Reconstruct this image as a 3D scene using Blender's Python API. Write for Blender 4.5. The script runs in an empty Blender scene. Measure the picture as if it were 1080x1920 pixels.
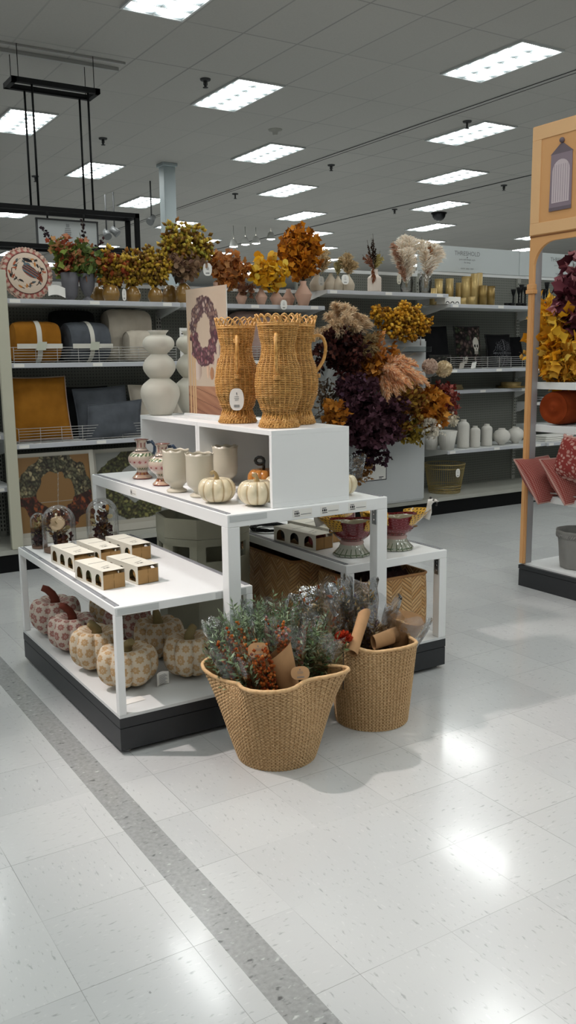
import bpy, math, random
from math import sin, cos, pi, sqrt, atan2, exp
from mathutils import Vector, Matrix, noise
RND = random.Random(7)
sc = bpy.context.scene
col = sc.collection
# ---------------------------------------------------------------- camera model
F, PI_, RO, YA, H = 1659.9, -.1726, -.0120, -.5557, 1.5247
FW = Vector((-sin(YA)*cos(PI_), cos(YA)*cos(PI_), sin(PI_)))
_r = Vector((cos(YA), sin(YA), 0)); _u = _r.cross(FW)
RT = cos(RO)*_r + sin(RO)*_u; UP = -sin(RO)*_r + cos(RO)*_u
CAM = Vector((0, 0, H))
def P(u, v, X=None, Y=None, Z=None):
    """where the sight line through a photo point meets a real plane of the place"""
    d = FW + RT*(u-540)/F - UP*(v-960)/F
    t = X/d.x if X is not None else Y/d.y if Y is not None else (Z-H)/d.z
    return CAM + d*t
def depth(p): return (Vector(p)-CAM).dot(FW)
def zat(x, y, v):
    a, b = -1., 6.
    for _ in range(40):
        m = (a+b)/2; d = Vector((x, y, m))-CAM
        if 960-F*d.dot(UP)/d.dot(FW) > v: a = m
        else: b = m
    return a
def lin(c):
    if isinstance(c, str):
        c = tuple(int(c[i:i+2], 16)/255 for i in (0, 2, 4))
    return tuple((x/12.92 if x <= .04045 else ((x+.055)/1.055)**2.4) for x in c[:3])
# ---------------------------------------------------------------- materials
class N:
    """tiny expression wrapper over shader math nodes"""
    nt = None
    def __init__(s, sock): s.s = sock
    @staticmethod
    def m(op, *a):
        n = N.nt.nodes.new('ShaderNodeMath'); n.operation = op
        for i, x in enumerate(a):
            if isinstance(x, N): N.nt.links.new(x.s, n.inputs[i])
            else: n.inputs[i].default_value = x
        return N(n.outputs[0])
    def __add__(s, o): return N.m('ADD', s, o)
    __radd__ = __add__
    def __sub__(s, o): return N.m('SUBTRACT', s, o)
    def __rsub__(s, o): return N.m('SUBTRACT', o, s)
    def __mul__(s, o): return N.m('MULTIPLY', s, o)
    __rmul__ = __mul__
    def __truediv__(s, o): return N.m('DIVIDE', s, o)
    def __gt__(s, o): return N.m('GREATER_THAN', s, o)
    def __lt__(s, o): return N.m('LESS_THAN', s, o)
    def fr(s): return N.m('FRACT', s)
    def fl(s): return N.m('FLOOR', s)
    def ab(s): return N.m('ABSOLUTE', s)
    def si(s): return N.m('SINE', s)
    def mx(s, o): return N.m('MAXIMUM', s, o)
    def mn(s, o): return N.m('MINIMUM', s, o)
    def pw(s, o): return N.m('POWER', s, o)
    def cl(s): return s.mx(0.).mn(1.)
def newmat(name):
    m = bpy.data.materials.new(name); m.use_nodes = True
    nt = m.node_tree; N.nt = nt
    b = nt.nodes['Principled BSDF']
    return m, nt, b
def mixc(f, a, b):
    """colour mix, f is N, a/b colours or sockets"""
    n = N.nt.nodes.new('ShaderNodeMix'); n.data_type = 'RGBA'
    if isinstance(f, N): N.nt.links.new(f.s, n.inputs[0])
    else: n.inputs[0].default_value = f
    for i, c in ((6, a), (7, b)):
        if isinstance(c, (tuple, list)): n.inputs[i].default_value = (*c[:3], 1)
        else: N.nt.links.new(c, n.inputs[i])
    return n.outputs[2]
def coord(kind='Object'):
    t = N.nt.nodes.new('ShaderNodeTexCoord'); s = N.nt.nodes.new('ShaderNodeSeparateXYZ')
    N.nt.links.new(t.outputs[kind], s.inputs[0])
    return N(s.outputs[0]), N(s.outputs[1]), N(s.outputs[2]), t.outputs[kind]
def comb(x, y, z):
    c = N.nt.nodes.new('ShaderNodeCombineXYZ')
    for i, a in enumerate((x, y, z)):
        if isinstance(a, N): N.nt.links.new(a.s, c.inputs[i])
        else: c.inputs[i].default_value = a
    return c.outputs[0]
def noi(scale, vec=None, detail=2, dim='3D', rough=.5):
    n = N.nt.nodes.new('ShaderNodeTexNoise'); n.inputs['Scale'].default_value = scale
    n.inputs['Detail'].default_value = detail; n.inputs['Roughness'].default_value = rough
    if vec is not None: N.nt.links.new(vec, n.inputs['Vector'])
    return N(n.outputs[0])
def wht(vec):
    n = N.nt.nodes.new('ShaderNodeTexWhiteNoise'); N.nt.links.new(vec, n.inputs['Vector']); return N(n.outputs[0])
def bump(b, h, strength=.3, dist=.002):
    n = N.nt.nodes.new('ShaderNodeBump'); n.inputs['Strength'].default_value = strength; n.inputs['Distance'].default_value = dist
    N.nt.links.new(h.s, n.inputs['Height']); N.nt.links.new(n.outputs[0], b.inputs['Normal'])
def setc(b, c):
    if isinstance(c, (tuple, list)): b.inputs['Base Color'].default_value = (*c[:3], 1)
    else: N.nt.links.new(c, b.inputs['Base Color'])
MATS = {}
def mat(name, c, rough=.5, metal=0., var=.0, vs=20, bmp=0., bs=200, coat=0., c2=None, spec=.5, bd=.001):
    """plain procedural material: colour with a little noise variation and fine bump"""
    if name in MATS: return MATS[name]
    m, nt, b = newmat(name); c = lin(c)
    if var or c2:
        n = noi(vs, coord()[3], 3)
        k = ((n-.5)*2.2+.5).cl()
        d = lin(c2) if c2 else tuple(x*(1-var) for x in c)
        setc(b, mixc(k, c, d))
    else: setc(b, c)
    b.inputs['Roughness'].default_value = rough; b.inputs['Metallic'].default_value = metal
    b.inputs['Coat Weight'].default_value = coat; b.inputs['Coat Roughness'].default_value = .08
    b.inputs['Specular IOR Level'].default_value = spec
    if bmp: bump(b, noi(bs, coord()[3], 2), bmp, bd)
    MATS[name] = m; return m
def attrmat(name, rough=.6, trans=0., bmp=0., bs=300, coat=0., spec=.3):
    """colour comes from the mesh's own colour attribute (leaf tints, printed pictures)"""
    if name in MATS: return MATS[name]
    m, nt, b = newmat(name)
    a = nt.nodes.new('ShaderNodeAttribute'); a.attribute_name = 'Col'
    nt.links.new(a.outputs['Color'], b.inputs['Base Color'])
    b.inputs['Roughness'].default_value = rough; b.inputs['Specular IOR Level'].default_value = spec
    b.inputs['Coat Weight'].default_value = coat
    if bmp: bump(b, noi(bs, coord()[3], 2), bmp, .001)
    if trans:
        t = nt.nodes.new('ShaderNodeBsdfTranslucent'); nt.links.new(a.outputs['Color'], t.inputs[0])
        x = nt.nodes.new('ShaderNodeMixShader'); x.inputs[0].default_value = trans
        nt.links.new(b.outputs[0], x.inputs[1]); nt.links.new(t.outputs[0], x.inputs[2])
        nt.links.new(x.outputs[0], nt.nodes['Material Output'].inputs[0])
    MATS[name] = m; return m
def glassmat(name, tint=(1, 1, 1), rough=.03, ior=1.45, base=.03, bmp=0., bs=30, gain=1.):
    """thin clear sheet: see-through with fresnel reflections"""
    if name in MATS: return MATS[name]
    m, nt, b = newmat(name); nt.nodes.remove(b)
    t = nt.nodes.new('ShaderNodeBsdfTransparent'); t.inputs[0].default_value = (*tint, 1)
    g = nt.nodes.new('ShaderNodeBsdfGlossy'); g.inputs['Roughness'].default_value = rough
    fz = nt.nodes.new('ShaderNodeFresnel'); fz.inputs[0].default_value = ior
    k = (N(fz.outputs[0])*gain+base).cl()
    x = nt.nodes.new('ShaderNodeMixShader'); nt.links.new(k.s, x.inputs[0])
    nt.links.new(t.outputs[0], x.inputs[1]); nt.links.new(g.outputs[0], x.inputs[2])
    if bmp:
        n = nt.nodes.new('ShaderNodeBump'); n.inputs['Strength'].default_value = bmp; n.inputs['Distance'].default_value = .01
        nt.links.new(noi(bs, coord()[3], 3).s, n.inputs['Height'])
        nt.links.new(n.outputs[0], g.inputs['Normal']); nt.links.new(n.outputs[0], fz.inputs['Normal'])
    nt.links.new(x.outputs[0], nt.nodes['Material Output'].inputs[0])
    MATS[name] = m; return m
# ---------------------------------------------------------------- mesh builder
class MB:
    def __init__(s): s.v = []; s.f = []; s.c = {}; s.uv = {}; s.sm = []; s.mi = []; s.cur = 0; s.smooth = False; s.col = None
    def vert(s, p, c=None):
        s.v.append(tuple(p)); c = c or s.col
        if c: s.c[len(s.v)-1] = c
        return len(s.v)-1
    def face(s, idx, smooth=None):
        s.f.append(tuple(idx)); s.sm.append(s.smooth if smooth is None else smooth); s.mi.append(s.cur)
    def box(s, x0, x1, y0, y1, z0, z1):
        b = len(s.v)
        for z in (z0, z1):
            for x, y in ((x0, y0), (x1, y0), (x1, y1), (x0, y1)): s.vert((x, y, z))
        for q in ((3, 2, 1, 0), (4, 5, 6, 7), (0, 1, 5, 4), (1, 2, 6, 5), (2, 3, 7, 6), (3, 0, 4, 7)): s.face([b+i for i in q], False)
        return s
    def obox(s, c, ax, ay, az):
        """box from centre and three half-axis vectors"""
        c, ax, ay, az = map(Vector, (c, ax, ay, az)); b = len(s.v)
        for k in (-1, 1):
            for i, j in ((-1, -1), (1, -1), (1, 1), (-1, 1)): s.vert(c+ax*i+ay*j+az*k)
        for q in ((3, 2, 1, 0), (4, 5, 6, 7), (0, 1, 5, 4), (1, 2, 6, 5), (2, 3, 7, 6), (3, 0, 4, 7)): s.face([b+i for i in q], False)
        return s
    def grid(s, fn, nu, nv, closeu=False, smooth=True, cfn=None, flip=False):
        b = len(s.v); W = nu if closeu else nu+1
        for j in range(nv+1):
            for i in range(W):
                u, v = i/nu, j/nv
                k = s.vert(fn(u, v), cfn(u, v) if cfn else None); s.uv[k] = (u, v)
        for j in range(nv):
            for i in range(nu):
                a = b+j*W+i; c = b+j*W+(i+1) % W
                q = (a, c, c+W, a+W)
                s.face(q[::-1] if flip else q, smooth)
        return s
    def cap(s, idx, smooth=False): s.face(idx, smooth)
    def tube(s, pts, r, n=6, cap=True, closed=False):
        """round rod through points, r may be a list"""
        pts = [Vector(p) for p in pts]; L = len(pts); b = len(s.v)
        nrm = None
        for k, p in enumerate(pts):
            if closed: t = pts[(k+1) % L]-pts[k-1]
            else: t = pts[min(k+1, L-1)]-pts[max(k-1, 0)]
            if t.length < 1e-9: t = Vector((0, 0, 1))
            t.normalize()
            if nrm is None: nrm = t.orthogonal().normalized()
            nrm = (nrm-t*nrm.dot(t))
            nrm = nrm.normalized() if nrm.length > 1e-6 else t.orthogonal().normalized()
            bn = t.cross(nrm); rr = r[k] if isinstance(r, (list, tuple)) else r
            for i in range(n):
                a = 2*pi*i/n; s.vert(p+nrm*cos(a)*rr+bn*sin(a)*rr)
        for k in range(L if closed else L-1):
            for i in range(n):
                k2 = (k+1) % L
                s.face((b+k*n+i, b+k*n+(i+1) % n, b+k2*n+(i+1) % n, b+k2*n+i), n > 4)
        if cap and not closed:
            s.face([b+i for i in range(n)][::-1], False); s.face([b+(L-1)*n+i for i in range(n)], False)
        return s
    def lathe(s, prof, n=32, c=(0, 0, 0), rf=None, zf=None, closeb=True, cfn=None):
        """profile [(r,z)..] turned about z; rf(theta,t) scales radius, zf adds height"""
        L = len(prof)-1
        def fn(u, v):
            k = v*L; i = min(int(k+1e-6), L-1); a = k-i
            r = prof[i][0]*(1-a)+prof[i+1][0]*a; z = prof[i][1]*(1-a)+prof[i+1][1]*a
            th = 2*pi*u
            if rf: r *= rf(th, v)
            if zf: z += zf(th, v)
            return (c[0]+r*cos(th), c[1]+r*sin(th), c[2]+z)
        b = len(s.v); s.grid(fn, n, L, True, True, cfn)
        if closeb and prof[0][0] > 1e-5: s.face([b+i for i in range(n)][::-1], False)
        return s
    def sphere(s, c, r, n=12, m=8, sq=(1, 1, 1)):
        prof = [(sin(pi*j/m)*r, -cos(pi*j/m)*r) for j in range(m+1)]
        b = len(s.v); s.lathe([(max(a, 1e-6), z) for a, z in prof], n, (0, 0, 0), closeb=False)
        for k in range(b, len(s.v)):
            x, y, z = s.v[k]; s.v[k] = (c[0]+x*sq[0], c[1]+y*sq[1], c[2]+z*sq[2])
        return s
    def poly(s, pts, ext):
        """flat outline extruded by vector ext"""
        b = len(s.v); n = len(pts); e = Vector(ext)
        for p in pts: s.vert(p)
        for p in pts: s.vert(Vector(p)+e)
        s.face(range(b, b+n), False); s.face(list(range(b+n, b+2*n))[::-1], False)
        for i in range(n): s.face((b+i, b+n+i, b+n+(i+1) % n, b+(i+1) % n), False)
        return s
    def xf(s, M, start=0):
        for k in range(start, len(s.v)): s.v[k] = tuple(M @ Vector(s.v[k]))
        return s
    def mesh(s, name, mats):
        me = bpy.data.meshes.new(name); me.from_pydata(s.v, [], s.f); me.update()
        me.polygons.foreach_set('use_smooth', s.sm)
        if not isinstance(mats, (list, tuple)): mats = [mats]
        for m in mats: me.materials.append(m)
        if len(mats) > 1: me.polygons.foreach_set('material_index', s.mi)
        if s.c:
            a = me.color_attributes.new('Col', 'FLOAT_COLOR', 'POINT')
            buf = []
            for i in range(len(s.v)): buf += [*s.c.get(i, (.5, .5, .5))[:3], 1]
            a.data.foreach_set('color', buf)
        if s.uv:
            uvl = me.uv_layers.new(name='UVMap')
            buf = []
            for p in me.polygons:
                us = [s.uv.get(me.loops[l].vertex_index, (0, 0)) for l in p.loop_indices]
                mxu = max(u[0] for u in us)
                for u in us: buf += [1.0 if (u[0] == 0 and mxu > .6) else u[0], u[1]]
            uvl.data.foreach_set('uv', buf)
        return me
    def build(s, name, mats, parent=None, loc=None, rz=0, bevel=0, world=False):
        if world and parent is not None:
            o_ = parent
            M = Matrix.Translation(o_.location)
            if o_.parent: M = Matrix.Translation(o_.parent.location+o_.location)
            s.xf(M.inverted())
        if not s.v: return None
        me = s.mesh(name, mats); o = bpy.data.objects.new(name, me); col.objects.link(o)
        if parent: o.parent = parent
        if loc is not None: o.location = loc
        o.rotation_euler[2] = rz
        if bevel:
            b = o.modifiers.new('bevel', 'BEVEL'); b.width = bevel; b.segments = 2; b.limit_method = 'ANGLE'
        return o
def tag(o, label, cat=None, group=None, kind=None):
    if label: o['label'] = label
    if cat: o['category'] = cat
    if group: o['group'] = group
    if kind: o['kind'] = kind
    return o
def thing(name, label, cat, loc=(0, 0, 0), rz=0, group=None):
    o = bpy.data.objects.new(name, None); col.objects.link(o); o.empty_display_size = .1
    o.location = loc; o.rotation_euler[2] = rz
    return tag(o, label, cat, group)
def struct(name, mb, m, **k):
    o = mb.build(name, m, **k); o['kind'] = 'structure'; return o
def dup(root, loc=None, rz=None, label=None, group=None, scale=None):
    def cp(o, par):
        c = o.copy(); col.objects.link(c)
        if par: c.parent = par
        for ch in o.children: cp(ch, c)
        return c
    r = cp(root, None)
    if loc is not None: r.location = loc
    if rz is not None: r.rotation_euler[2] = rz
    if scale is not None: r.scale = (scale,)*3 if isinstance(scale, (int, float)) else scale
    if label: r['label'] = label
    if group: r['group'] = group
    return r
_txt = {}
def text_mb(txt, size, mb=None, align='CENTER'):
    """letters as a flat mesh in the XY plane"""
    cu = bpy.data.curves.new('t', 'FONT'); cu.body = txt; cu.size = size; cu.align_x = align; cu.resolution_u = 3
    o = bpy.data.objects.new('t', cu); col.objects.link(o)
    dg = bpy.context.evaluated_depsgraph_get(); me = bpy.data.meshes.new_from_object(o.evaluated_get(dg))
    mb = mb or MB(); b = len(mb.v)
    for v in me.vertices: mb.vert(v.co)
    for p in me.polygons: mb.face([b+i for i in p.vertices], False)
    bpy.data.objects.remove(o); bpy.data.curves.remove(cu); bpy.data.meshes.remove(me)
    return mb
def frame_xf(o, x, y):
    """matrix taking XY drawing space to a plane at o with axes x, y"""
    x = Vector(x).normalized(); y = Vector(y).normalized(); z = x.cross(y)
    return Matrix(((x.x, y.x, z.x, o[0]), (x.y, y.y, z.y, o[1]), (x.z, y.z, z.z, o[2]), (0, 0, 0, 1)))
# ---------------------------------------------------------------- shared materials
WHITE = mat('white_laminate', 'ecedec', .38, var=.03, vs=3)
WHITE2 = mat('white_powdercoat', 'd6d8d7', .45, var=.05, vs=6)
BEIGE = mat('beige_upright_enamel', 'b9b7a4', .5, var=.06, vs=6)
BLACK = mat('charcoal_plinth_paint', '26282b', .42, var=.1, vs=8)
BLACK2 = mat('black_metal_paint', '0d0e0f', .6, spec=.15)
CHROME = mat('bright_steel', 'c8c8c8', .25, 1)
WIRE = mat('white_wire_enamel', 'b6b4b0', .35)
PAPER = mat('paper_white', 'e6e4de', .7)
INK = mat('ink_dark', '2a2a2c', .7)
INKG = mat('ink_grey', '77797a', .7)
CREAM = mat('cream_ceramic', 'd9d2c0', .55, var=.05, vs=8)
KRAFT = mat('kraft_paper', 'b98e62', .75, var=.15, vs=25, bmp=.3, bs=90)
LEAF = attrmat('leaf_tints', .6, trans=.2, spec=.12)
PLUME = attrmat('plume_fibres', .85, trans=.5, spec=.1)
STEM = mat('brown_stem', '4a3c2a', .7)
PRINT = attrmat('printed_picture', .45, spec=.4)
EMBR = attrmat('embroidered_cloth', .9, bmp=.4, bs=500, spec=.1)
# ================================================================ room
CZ = 4.5876
def floor_mat():
    m, nt, b = newmat('vinyl_floor_tile')
    x, y, z, vec = coord('Object')
    TX, TY = .3048, .3229
    gx = (x-1.4947)/TX; gy = (y-2.5687)/TY
    fx, fy = gx.fr(), gy.fr(); ix, iy = gx.fl(), gy.fl()
    par = wht(comb(ix, iy, 0.)); rot = par > .5
    # flecks stretched one way or the other tile by tile
    sx, sy = x+ix*3.7, y+iy*5.1
    va = comb(sx*95., sy*30., 0.); vb = comb(sx*30.+.3, sy*95.+.7, 0.)
    na, nb = noi(1., va, 2), noi(1., vb, 2)
    n = na+(nb-na)*rot
    dark = ((n-.63)*9.).cl(); lite = ((.36-n)*12.).cl()
    big = noi(2.2, vec, 3); tone = wht(comb(ix+.5, iy+.2, 3.))
    c = mixc((tone*.5+(big-.5)*.7).cl(), lin('c5c7c6'), lin('b8baba'))
    c = mixc(lite*.5, c, lin('d2d3d1')); c = mixc(dark*.5, c, lin('828482'))
    d = fx.mn(1-fx)*TX; e = fy.mn(1-fy)*TY
    sf = noi(1.7, vec, 2)
    seam = ((.0011-d.mn(e))*2500.).cl()*((sf-.36)*5.).cl()
    c = mixc(seam*.6, c, lin('6d6b66'))
    # grey feature strip
    st = (x > .949)*(x < 1.056)
    g = noi(70., vec, 3); g2 = noi(28., comb(x*1., y*2., 0.), 3)
    cs = mixc((g*1.6-.4).cl(), lin('8b8d8c'), lin('a5a7a6'))
    cs = mixc(((g2-.62)*9.).cl(), cs, lin('5d5f60')); cs = mixc(((.36-g2)*9.).cl(), cs, lin('c3c5c3'))
    c = mixc(st, c, cs)
    sp = noi(3.1, vec, 1); scf = (noi(55., vec, 2)-.74)*20.
    c = mixc(scf.cl()*.8*((sp-.45)*6.).cl(), c, lin('55534f'))
    setc(b, c)
    r = noi(1.3, vec, 4)*.14+.13+noi(30., vec, 2)*.05
    nt.links.new(r.s, b.inputs['Roughness']); b.inputs['Specular IOR Level'].default_value = .55
    b.inputs['Coat Weight'].default_value = .35; b.inputs['Coat Roughness'].default_value = .1
    bump(b, noi(5., vec, 3)*1.+seam*-.15, .35, .004)
    return m
def ceil_mat():
    m, nt, b = newmat('lay_in_ceiling_tile')
    x, y, z, vec = coord('Object')
    gx = (x-5.112)/.61; gy = (y-9.153)/1.2
    fx, fy = gx.fr(), gy.fr()
    d = fx.mn(1-fx)*.61; e = fy.mn(1-fy)*1.2
    k = noi(.35, vec, 2)
    bar = ((.010-d.mn(e))*900.).cl()
    c = mixc(noi(60., vec, 3), lin('a9a7a2'), lin('b6b4ae'))
    c = mixc(wht(comb(gx.fl(), gy.fl(), 0.))*.35, c, lin('a3a19c'))
    c = mixc(bar*((k-.3)*3.).cl(), c, lin('8d8b88'))
    setc(b, c); b.inputs['Roughness'].default_value = .85
    bump(b, bar*.5+noi(120., vec, 2)*.2, .4, .004)
    return m
S0 = MB(); S0.box(-9, 34, -9, 34, -.1, 0)
struct('floor', S0, floor_mat())
S1 = MB(); S1.box(-9, 34, -9, 34, CZ, CZ+.1)
struct('ceiling', S1, ceil_mat())
WALL = mat('painted_wall', 'a3a5a4', .7, var=.08, vs=1)
for nm, bx in (('wall_back', (-9, 34, 34, 34.1)), ('wall_right', (34, 34.1, -9, 34)), ('wall_left', (-9.1, -9, -9, 34)), ('wall_front', (-9, 34, -9.1, -9))):
    w = MB(); w.box(*bx, 0, CZ); struct(nm, w, WALL)
# column
cm = MB(); cx, cy = 6.25, 13.6
cm.box(cx-.1, cx+.1, cy-.1, cy+.1, 0, CZ-.04).box(cx-.13, cx+.13, cy-.13, cy+.13, CZ-.05, CZ)
tag(struct('column', cm, mat('column_paint', 'a9b4b6', .5, var=.05, vs=2), bevel=.01), 'square pale blue-grey column running up to the ceiling', None)
# ceiling seams and tracks
def strip(name, p, q, w, h, m):
    p, q = Vector(p), Vector(q); d = (q-p); L = d.length/2; d.normalize(); s = Vector((-d.y, d.x, 0))
    b = MB(); b.obox((p+q)/2-Vector((0, 0, h/2)), d*L, s*w/2, (0, 0, h/2)); return struct(name, b, m)
DG = mat('seam_dark_grey', '3c3d3e', .7); LG = mat('track_light_grey', 'a8a8a4', .6)
p = P(540, 318, Z=CZ); strip('trim_1', (p.x, -4, CZ-.002), (p.x, 33, CZ-.002), .008, .006, DG)
strip('trim_2', (p.x+.09, -4, CZ-.002), (p.x+.09, 33, CZ-.002), .005, .004, DG)
p = P(740, 388, Z=CZ); strip('trim_3', (p.x, -4, CZ-.002), (p.x, 33, CZ-.002), .02, .01, DG)
p = P(60, 96, Z=CZ); q = P(200, 128, Z=CZ); yy = (p.y+q.y)/2
strip('trim_4', (p.x-3, yy, CZ-.002), (q.x+.1, yy, CZ-.002), .05, .035, LG)
strip('trim_5', (p.x-3, yy-.2, CZ-.002), (q.x+.1, yy-.2, CZ-.002), .03, .02, LG)
# ---------------------------------------------------------------- troffers
def light_mat():
    m, nt, b = newmat('troffer_diffuser_glow'); nt.nodes.remove(b)
    x, y, z, vec = coord('Object')
    fx = ((x+.285)/.285).fr(); fy = ((y+.585)/.195).fr()
    dx = (fx-.5).ab(); dy = (fy-.35).ab()
    k = (1.15-dx*1.1-dy*.9).cl()
    rib = (dx > .475).mx(((fy-.5).ab() > .465))
    e = nt.nodes.new('ShaderNodeEmission')
    nt.links.new(mixc(k, (.72, .9, .94), (1, 1, .97)), e.inputs[0])
    st = (k.pw(3.)*3.4+.045)*(1-rib*.35)*LSTR
    nt.links.new(st.s, e.inputs[1]); nt.links.new(e.outputs[0], nt.nodes['Material Output'].inputs[0])
    return m
LSTR = 12.
LM = light_mat(); FR = mat('troffer_frame_enamel', 'c9cccb', .4)
def troffer(loc, label):
    t = thing('ceiling_light', label, 'ceiling light', loc, 0, 'recessed ceiling lights')
    d = MB(); d.vert((-.285, -.585, .012)); d.vert((-.285, .585, .012)); d.vert((.285, .585, .012)); d.vert((.285, -.585, .012)); d.face((0, 1, 2, 3)); d.build('diffuser', LM, t)
    f = MB()
    for b in ((-.305, -.285, -.605, .605), (.285, .305, -.605, .605), (-.285, .285, -.605, -.585), (-.285, .285, .585, .605)): f.box(*b, 0, .022)
    for k in range(1, 6): f.box(-.285, .285, -.585+.195*k-.0015, -.585+.195*k+.0015, .002, .01)
    f.box(-.002, .002, -.585, .585, .002, .01)
    f.build('frame', FR, t); return t
L0 = (5.1123+.2925, 9.1526+.595)
DX, DY = 1.858, 2.42
def vis(x, y):
    d = Vector((x, y, CZ))-CAM; zz = d.dot(FW)
    if zz < .5: return False, 0, 0, zz
    u, v = 540+F*d.dot(RT)/zz, 960-F*d.dot(UP)/zz
    return (-60 < u < 1140 and -60 < v < 700), u, v, zz
slots = []
for a in range(-9, 15):
    for b in range(-9, 15):
        if (a+b) % 2: continue
        x, y = L0[0]+DX*a, L0[1]+DY*b
        if -8.3 < x < 32 and -8 < y < 32 and (x < 22 and y < 30):
            slots.append((vis(x, y), x, y))
slots.sort(key=lambda s: s[0][3])
ORDN = ['first', 'second', 'third', 'fourth', 'fifth', 'sixth', 'seventh', 'eighth', 'ninth', 'tenth', 'eleventh', 'twelfth', 'thirteenth', 'fourteenth', 'fifteenth']
fam = {}
for (ok, u, v, zz), x, y in slots:
    if ok: fam.setdefault(round((y-L0[1])/DY-(x-L0[0])/DX), []).append((zz, x, y, u))
order = sorted(fam, key=lambda k: min(fam[k])[3]/1.+0)
order = sorted(fam, reverse=True)
lt = None
for (ok, u, v, zz), x, y in slots:
    if not ok and not (-4.5 < x < 11 and -5.5 < y < 12): continue
    if ok:
        k = round((y-L0[1])/DY-(x-L0[0])/DX); n = [q[1:3] for q in sorted(fam[k])].index((x, y))
        lab = '%s bright ceiling light from the front in the %s diagonal line from the left' % (ORDN[n], ORDN[order.index(k)])
        g = 'recessed ceiling lights'
    else: lab = 'ceiling light over the aisle outside the picture'; g = 'recessed ceiling lights behind the view'
    if lt is None: lt = troffer((x, y, CZ-.022), lab); lt['group'] = g
    else: dup(lt, (x, y, CZ-.022), 0, lab, g)
# ---------------------------------------------------------------- sprinklers, dome camera
spk = None
wherespk = {0: 'near the largest middle light', 1: 'beyond the nearest right light', 2: 'below the hanging black frame bar', 3: 'between the two rows of middle lights', 4: 'left of the column of right lights, far off', 5: 'close to the orange sign edge', 6: 'low above the shelves in the middle distance', 7: 'near the far right lights beside the dome'}
for i, (u, v) in enumerate([(385, 148), (876, 227), (193, 259), (621, 309), (441, 363), (945, 347), (740, 392), (66, 330)]):
    p = P(u, v, Z=CZ)
    lab = 'dark fire sprinkler head on the ceiling, ' + wherespk[i]
    if spk is None:
        t = thing('sprinkler_head', lab, 'sprinkler', (p.x, p.y, CZ), 0, 'fire sprinklers')
        a = MB(); a.lathe([(.001, -.02), (.055, -.018), (.06, -.004), (.06, 0)], 16); a.build('escutcheon', DG, t)
        a = MB(); a.tube([(0, 0, -.01), (0, 0, -.09)], .014, 8); a.tube([(.02, 0, -.02), (.022, 0, -.06), (0, 0, -.085)], .005, 4); a.tube([(-.02, 0, -.02), (-.022, 0, -.06), (0, 0, -.085)], .005, 4)
        a.lathe([(.001, -.095), (.03, -.094), (.03, -.088), (.001, -.087)], 12); a.build('nozzle', DG, t); spk = t
    else: dup(spk, (p.x, p.y, CZ), i, lab)
p = P(516, 243, Z=CZ)
a = MB(); a.lathe([(.001, -.07), (.035, -.068), (.04, -.03), (.09, -.02), (.1, 0)], 20)
tag(a.build('smoke_detector', mat('detector_plastic', 'a5a49c', .5), loc=(p.x, p.y, CZ)), 'small pale smoke detector on the ceiling above the middle lights', 'smoke detector')
p = P(823, 399, Z=CZ)
t = thing('dome_camera', 'black half-dome security camera on the ceiling between far lights', 'camera', (p.x, p.y, CZ))
a = MB(); a.lathe([(.16, -.03), (.17, -.01), (.17, 0)], 24); a.build('mount_ring', BLACK2, t)
a = MB(); a.lathe([(.001, -.17), (.05, -.165), (.1, -.14), (.135, -.09), (.15, -.03)], 24); a.build('dome', mat('smoked_dome', '101214', .12), t)
# ---------------------------------------------------------------- hanging black frame
FY = 9.3
pu = P(25, 150, Y=FY); pr_ = P(182, 170, Y=FY); zu = (pu.z+pr_.z)/2
xl, xr = pu.x, pr_.x
t = thing('suspended_fixture', 'black metal box frame hung on four long cables from an upper frame', 'hanging frame', (xl, FY, 0))
def bar(mb, p, q, w=.04):
    p, q = Vector(p), Vector(q); d = q-p; L = d.length/2; d.normalize()
    s = d.orthogonal().normalized() if abs(d.z) < .9 else Vector((1, 0, 0)); s = Vector((0, 0, 1)) if abs(d.z) < .9 else s; r = d.cross(s)
    mb.obox((p+q)/2, d*(L+w/2), s*w/2, r*w/2)
a = MB(); D = .26
for y in (FY, FY+D): bar(a, (xl, y, zu), (xr, y, zu), .05)
for x in (xl, xr): bar(a, (x, FY, zu), (x, FY+D, zu), .05)
a.build('upper_frame', BLACK2, t, world=True)
pt_ = P(256, 405, Y=FY); zt = pt_.z; zb_ = P(263, 472, Y=FY).z; XR = pt_.x
a = MB()
for y in (FY, FY+D):
    bar(a, (-1.2, y, zt), (XR, y, zt), .046); bar(a, (-1.2, y, zb_), (XR, y, zb_), .046); bar(a, (XR, y, zb_), (XR, y, zt), .046); bar(a, (-1.2, y, zb_), (-1.2, y, zt), .046)
for x in (-1.2, XR): bar(a, (x, FY, zt), (x, FY+D, zt), .046); bar(a, (x, FY, zb_), (x, FY+D, zb_), .046)
a.build('lower_frame', BLACK2, t, world=True)
for x in (xl+.18, xr-.1):
    for y in (FY, FY+D):
        a = MB(); a.tube([(x, y, zt), (x, y, zu)], .011, 6); a.build('cable', BLACK2, t, world=True)
for x in (xl+.05, xr-.03):
    for y in (FY, FY+D):
        a = MB(); a.tube([(x, y, zu), (x, y, CZ)], .004, 5); a.build('hanger_wire', BLACK2, t, world=True)
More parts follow.
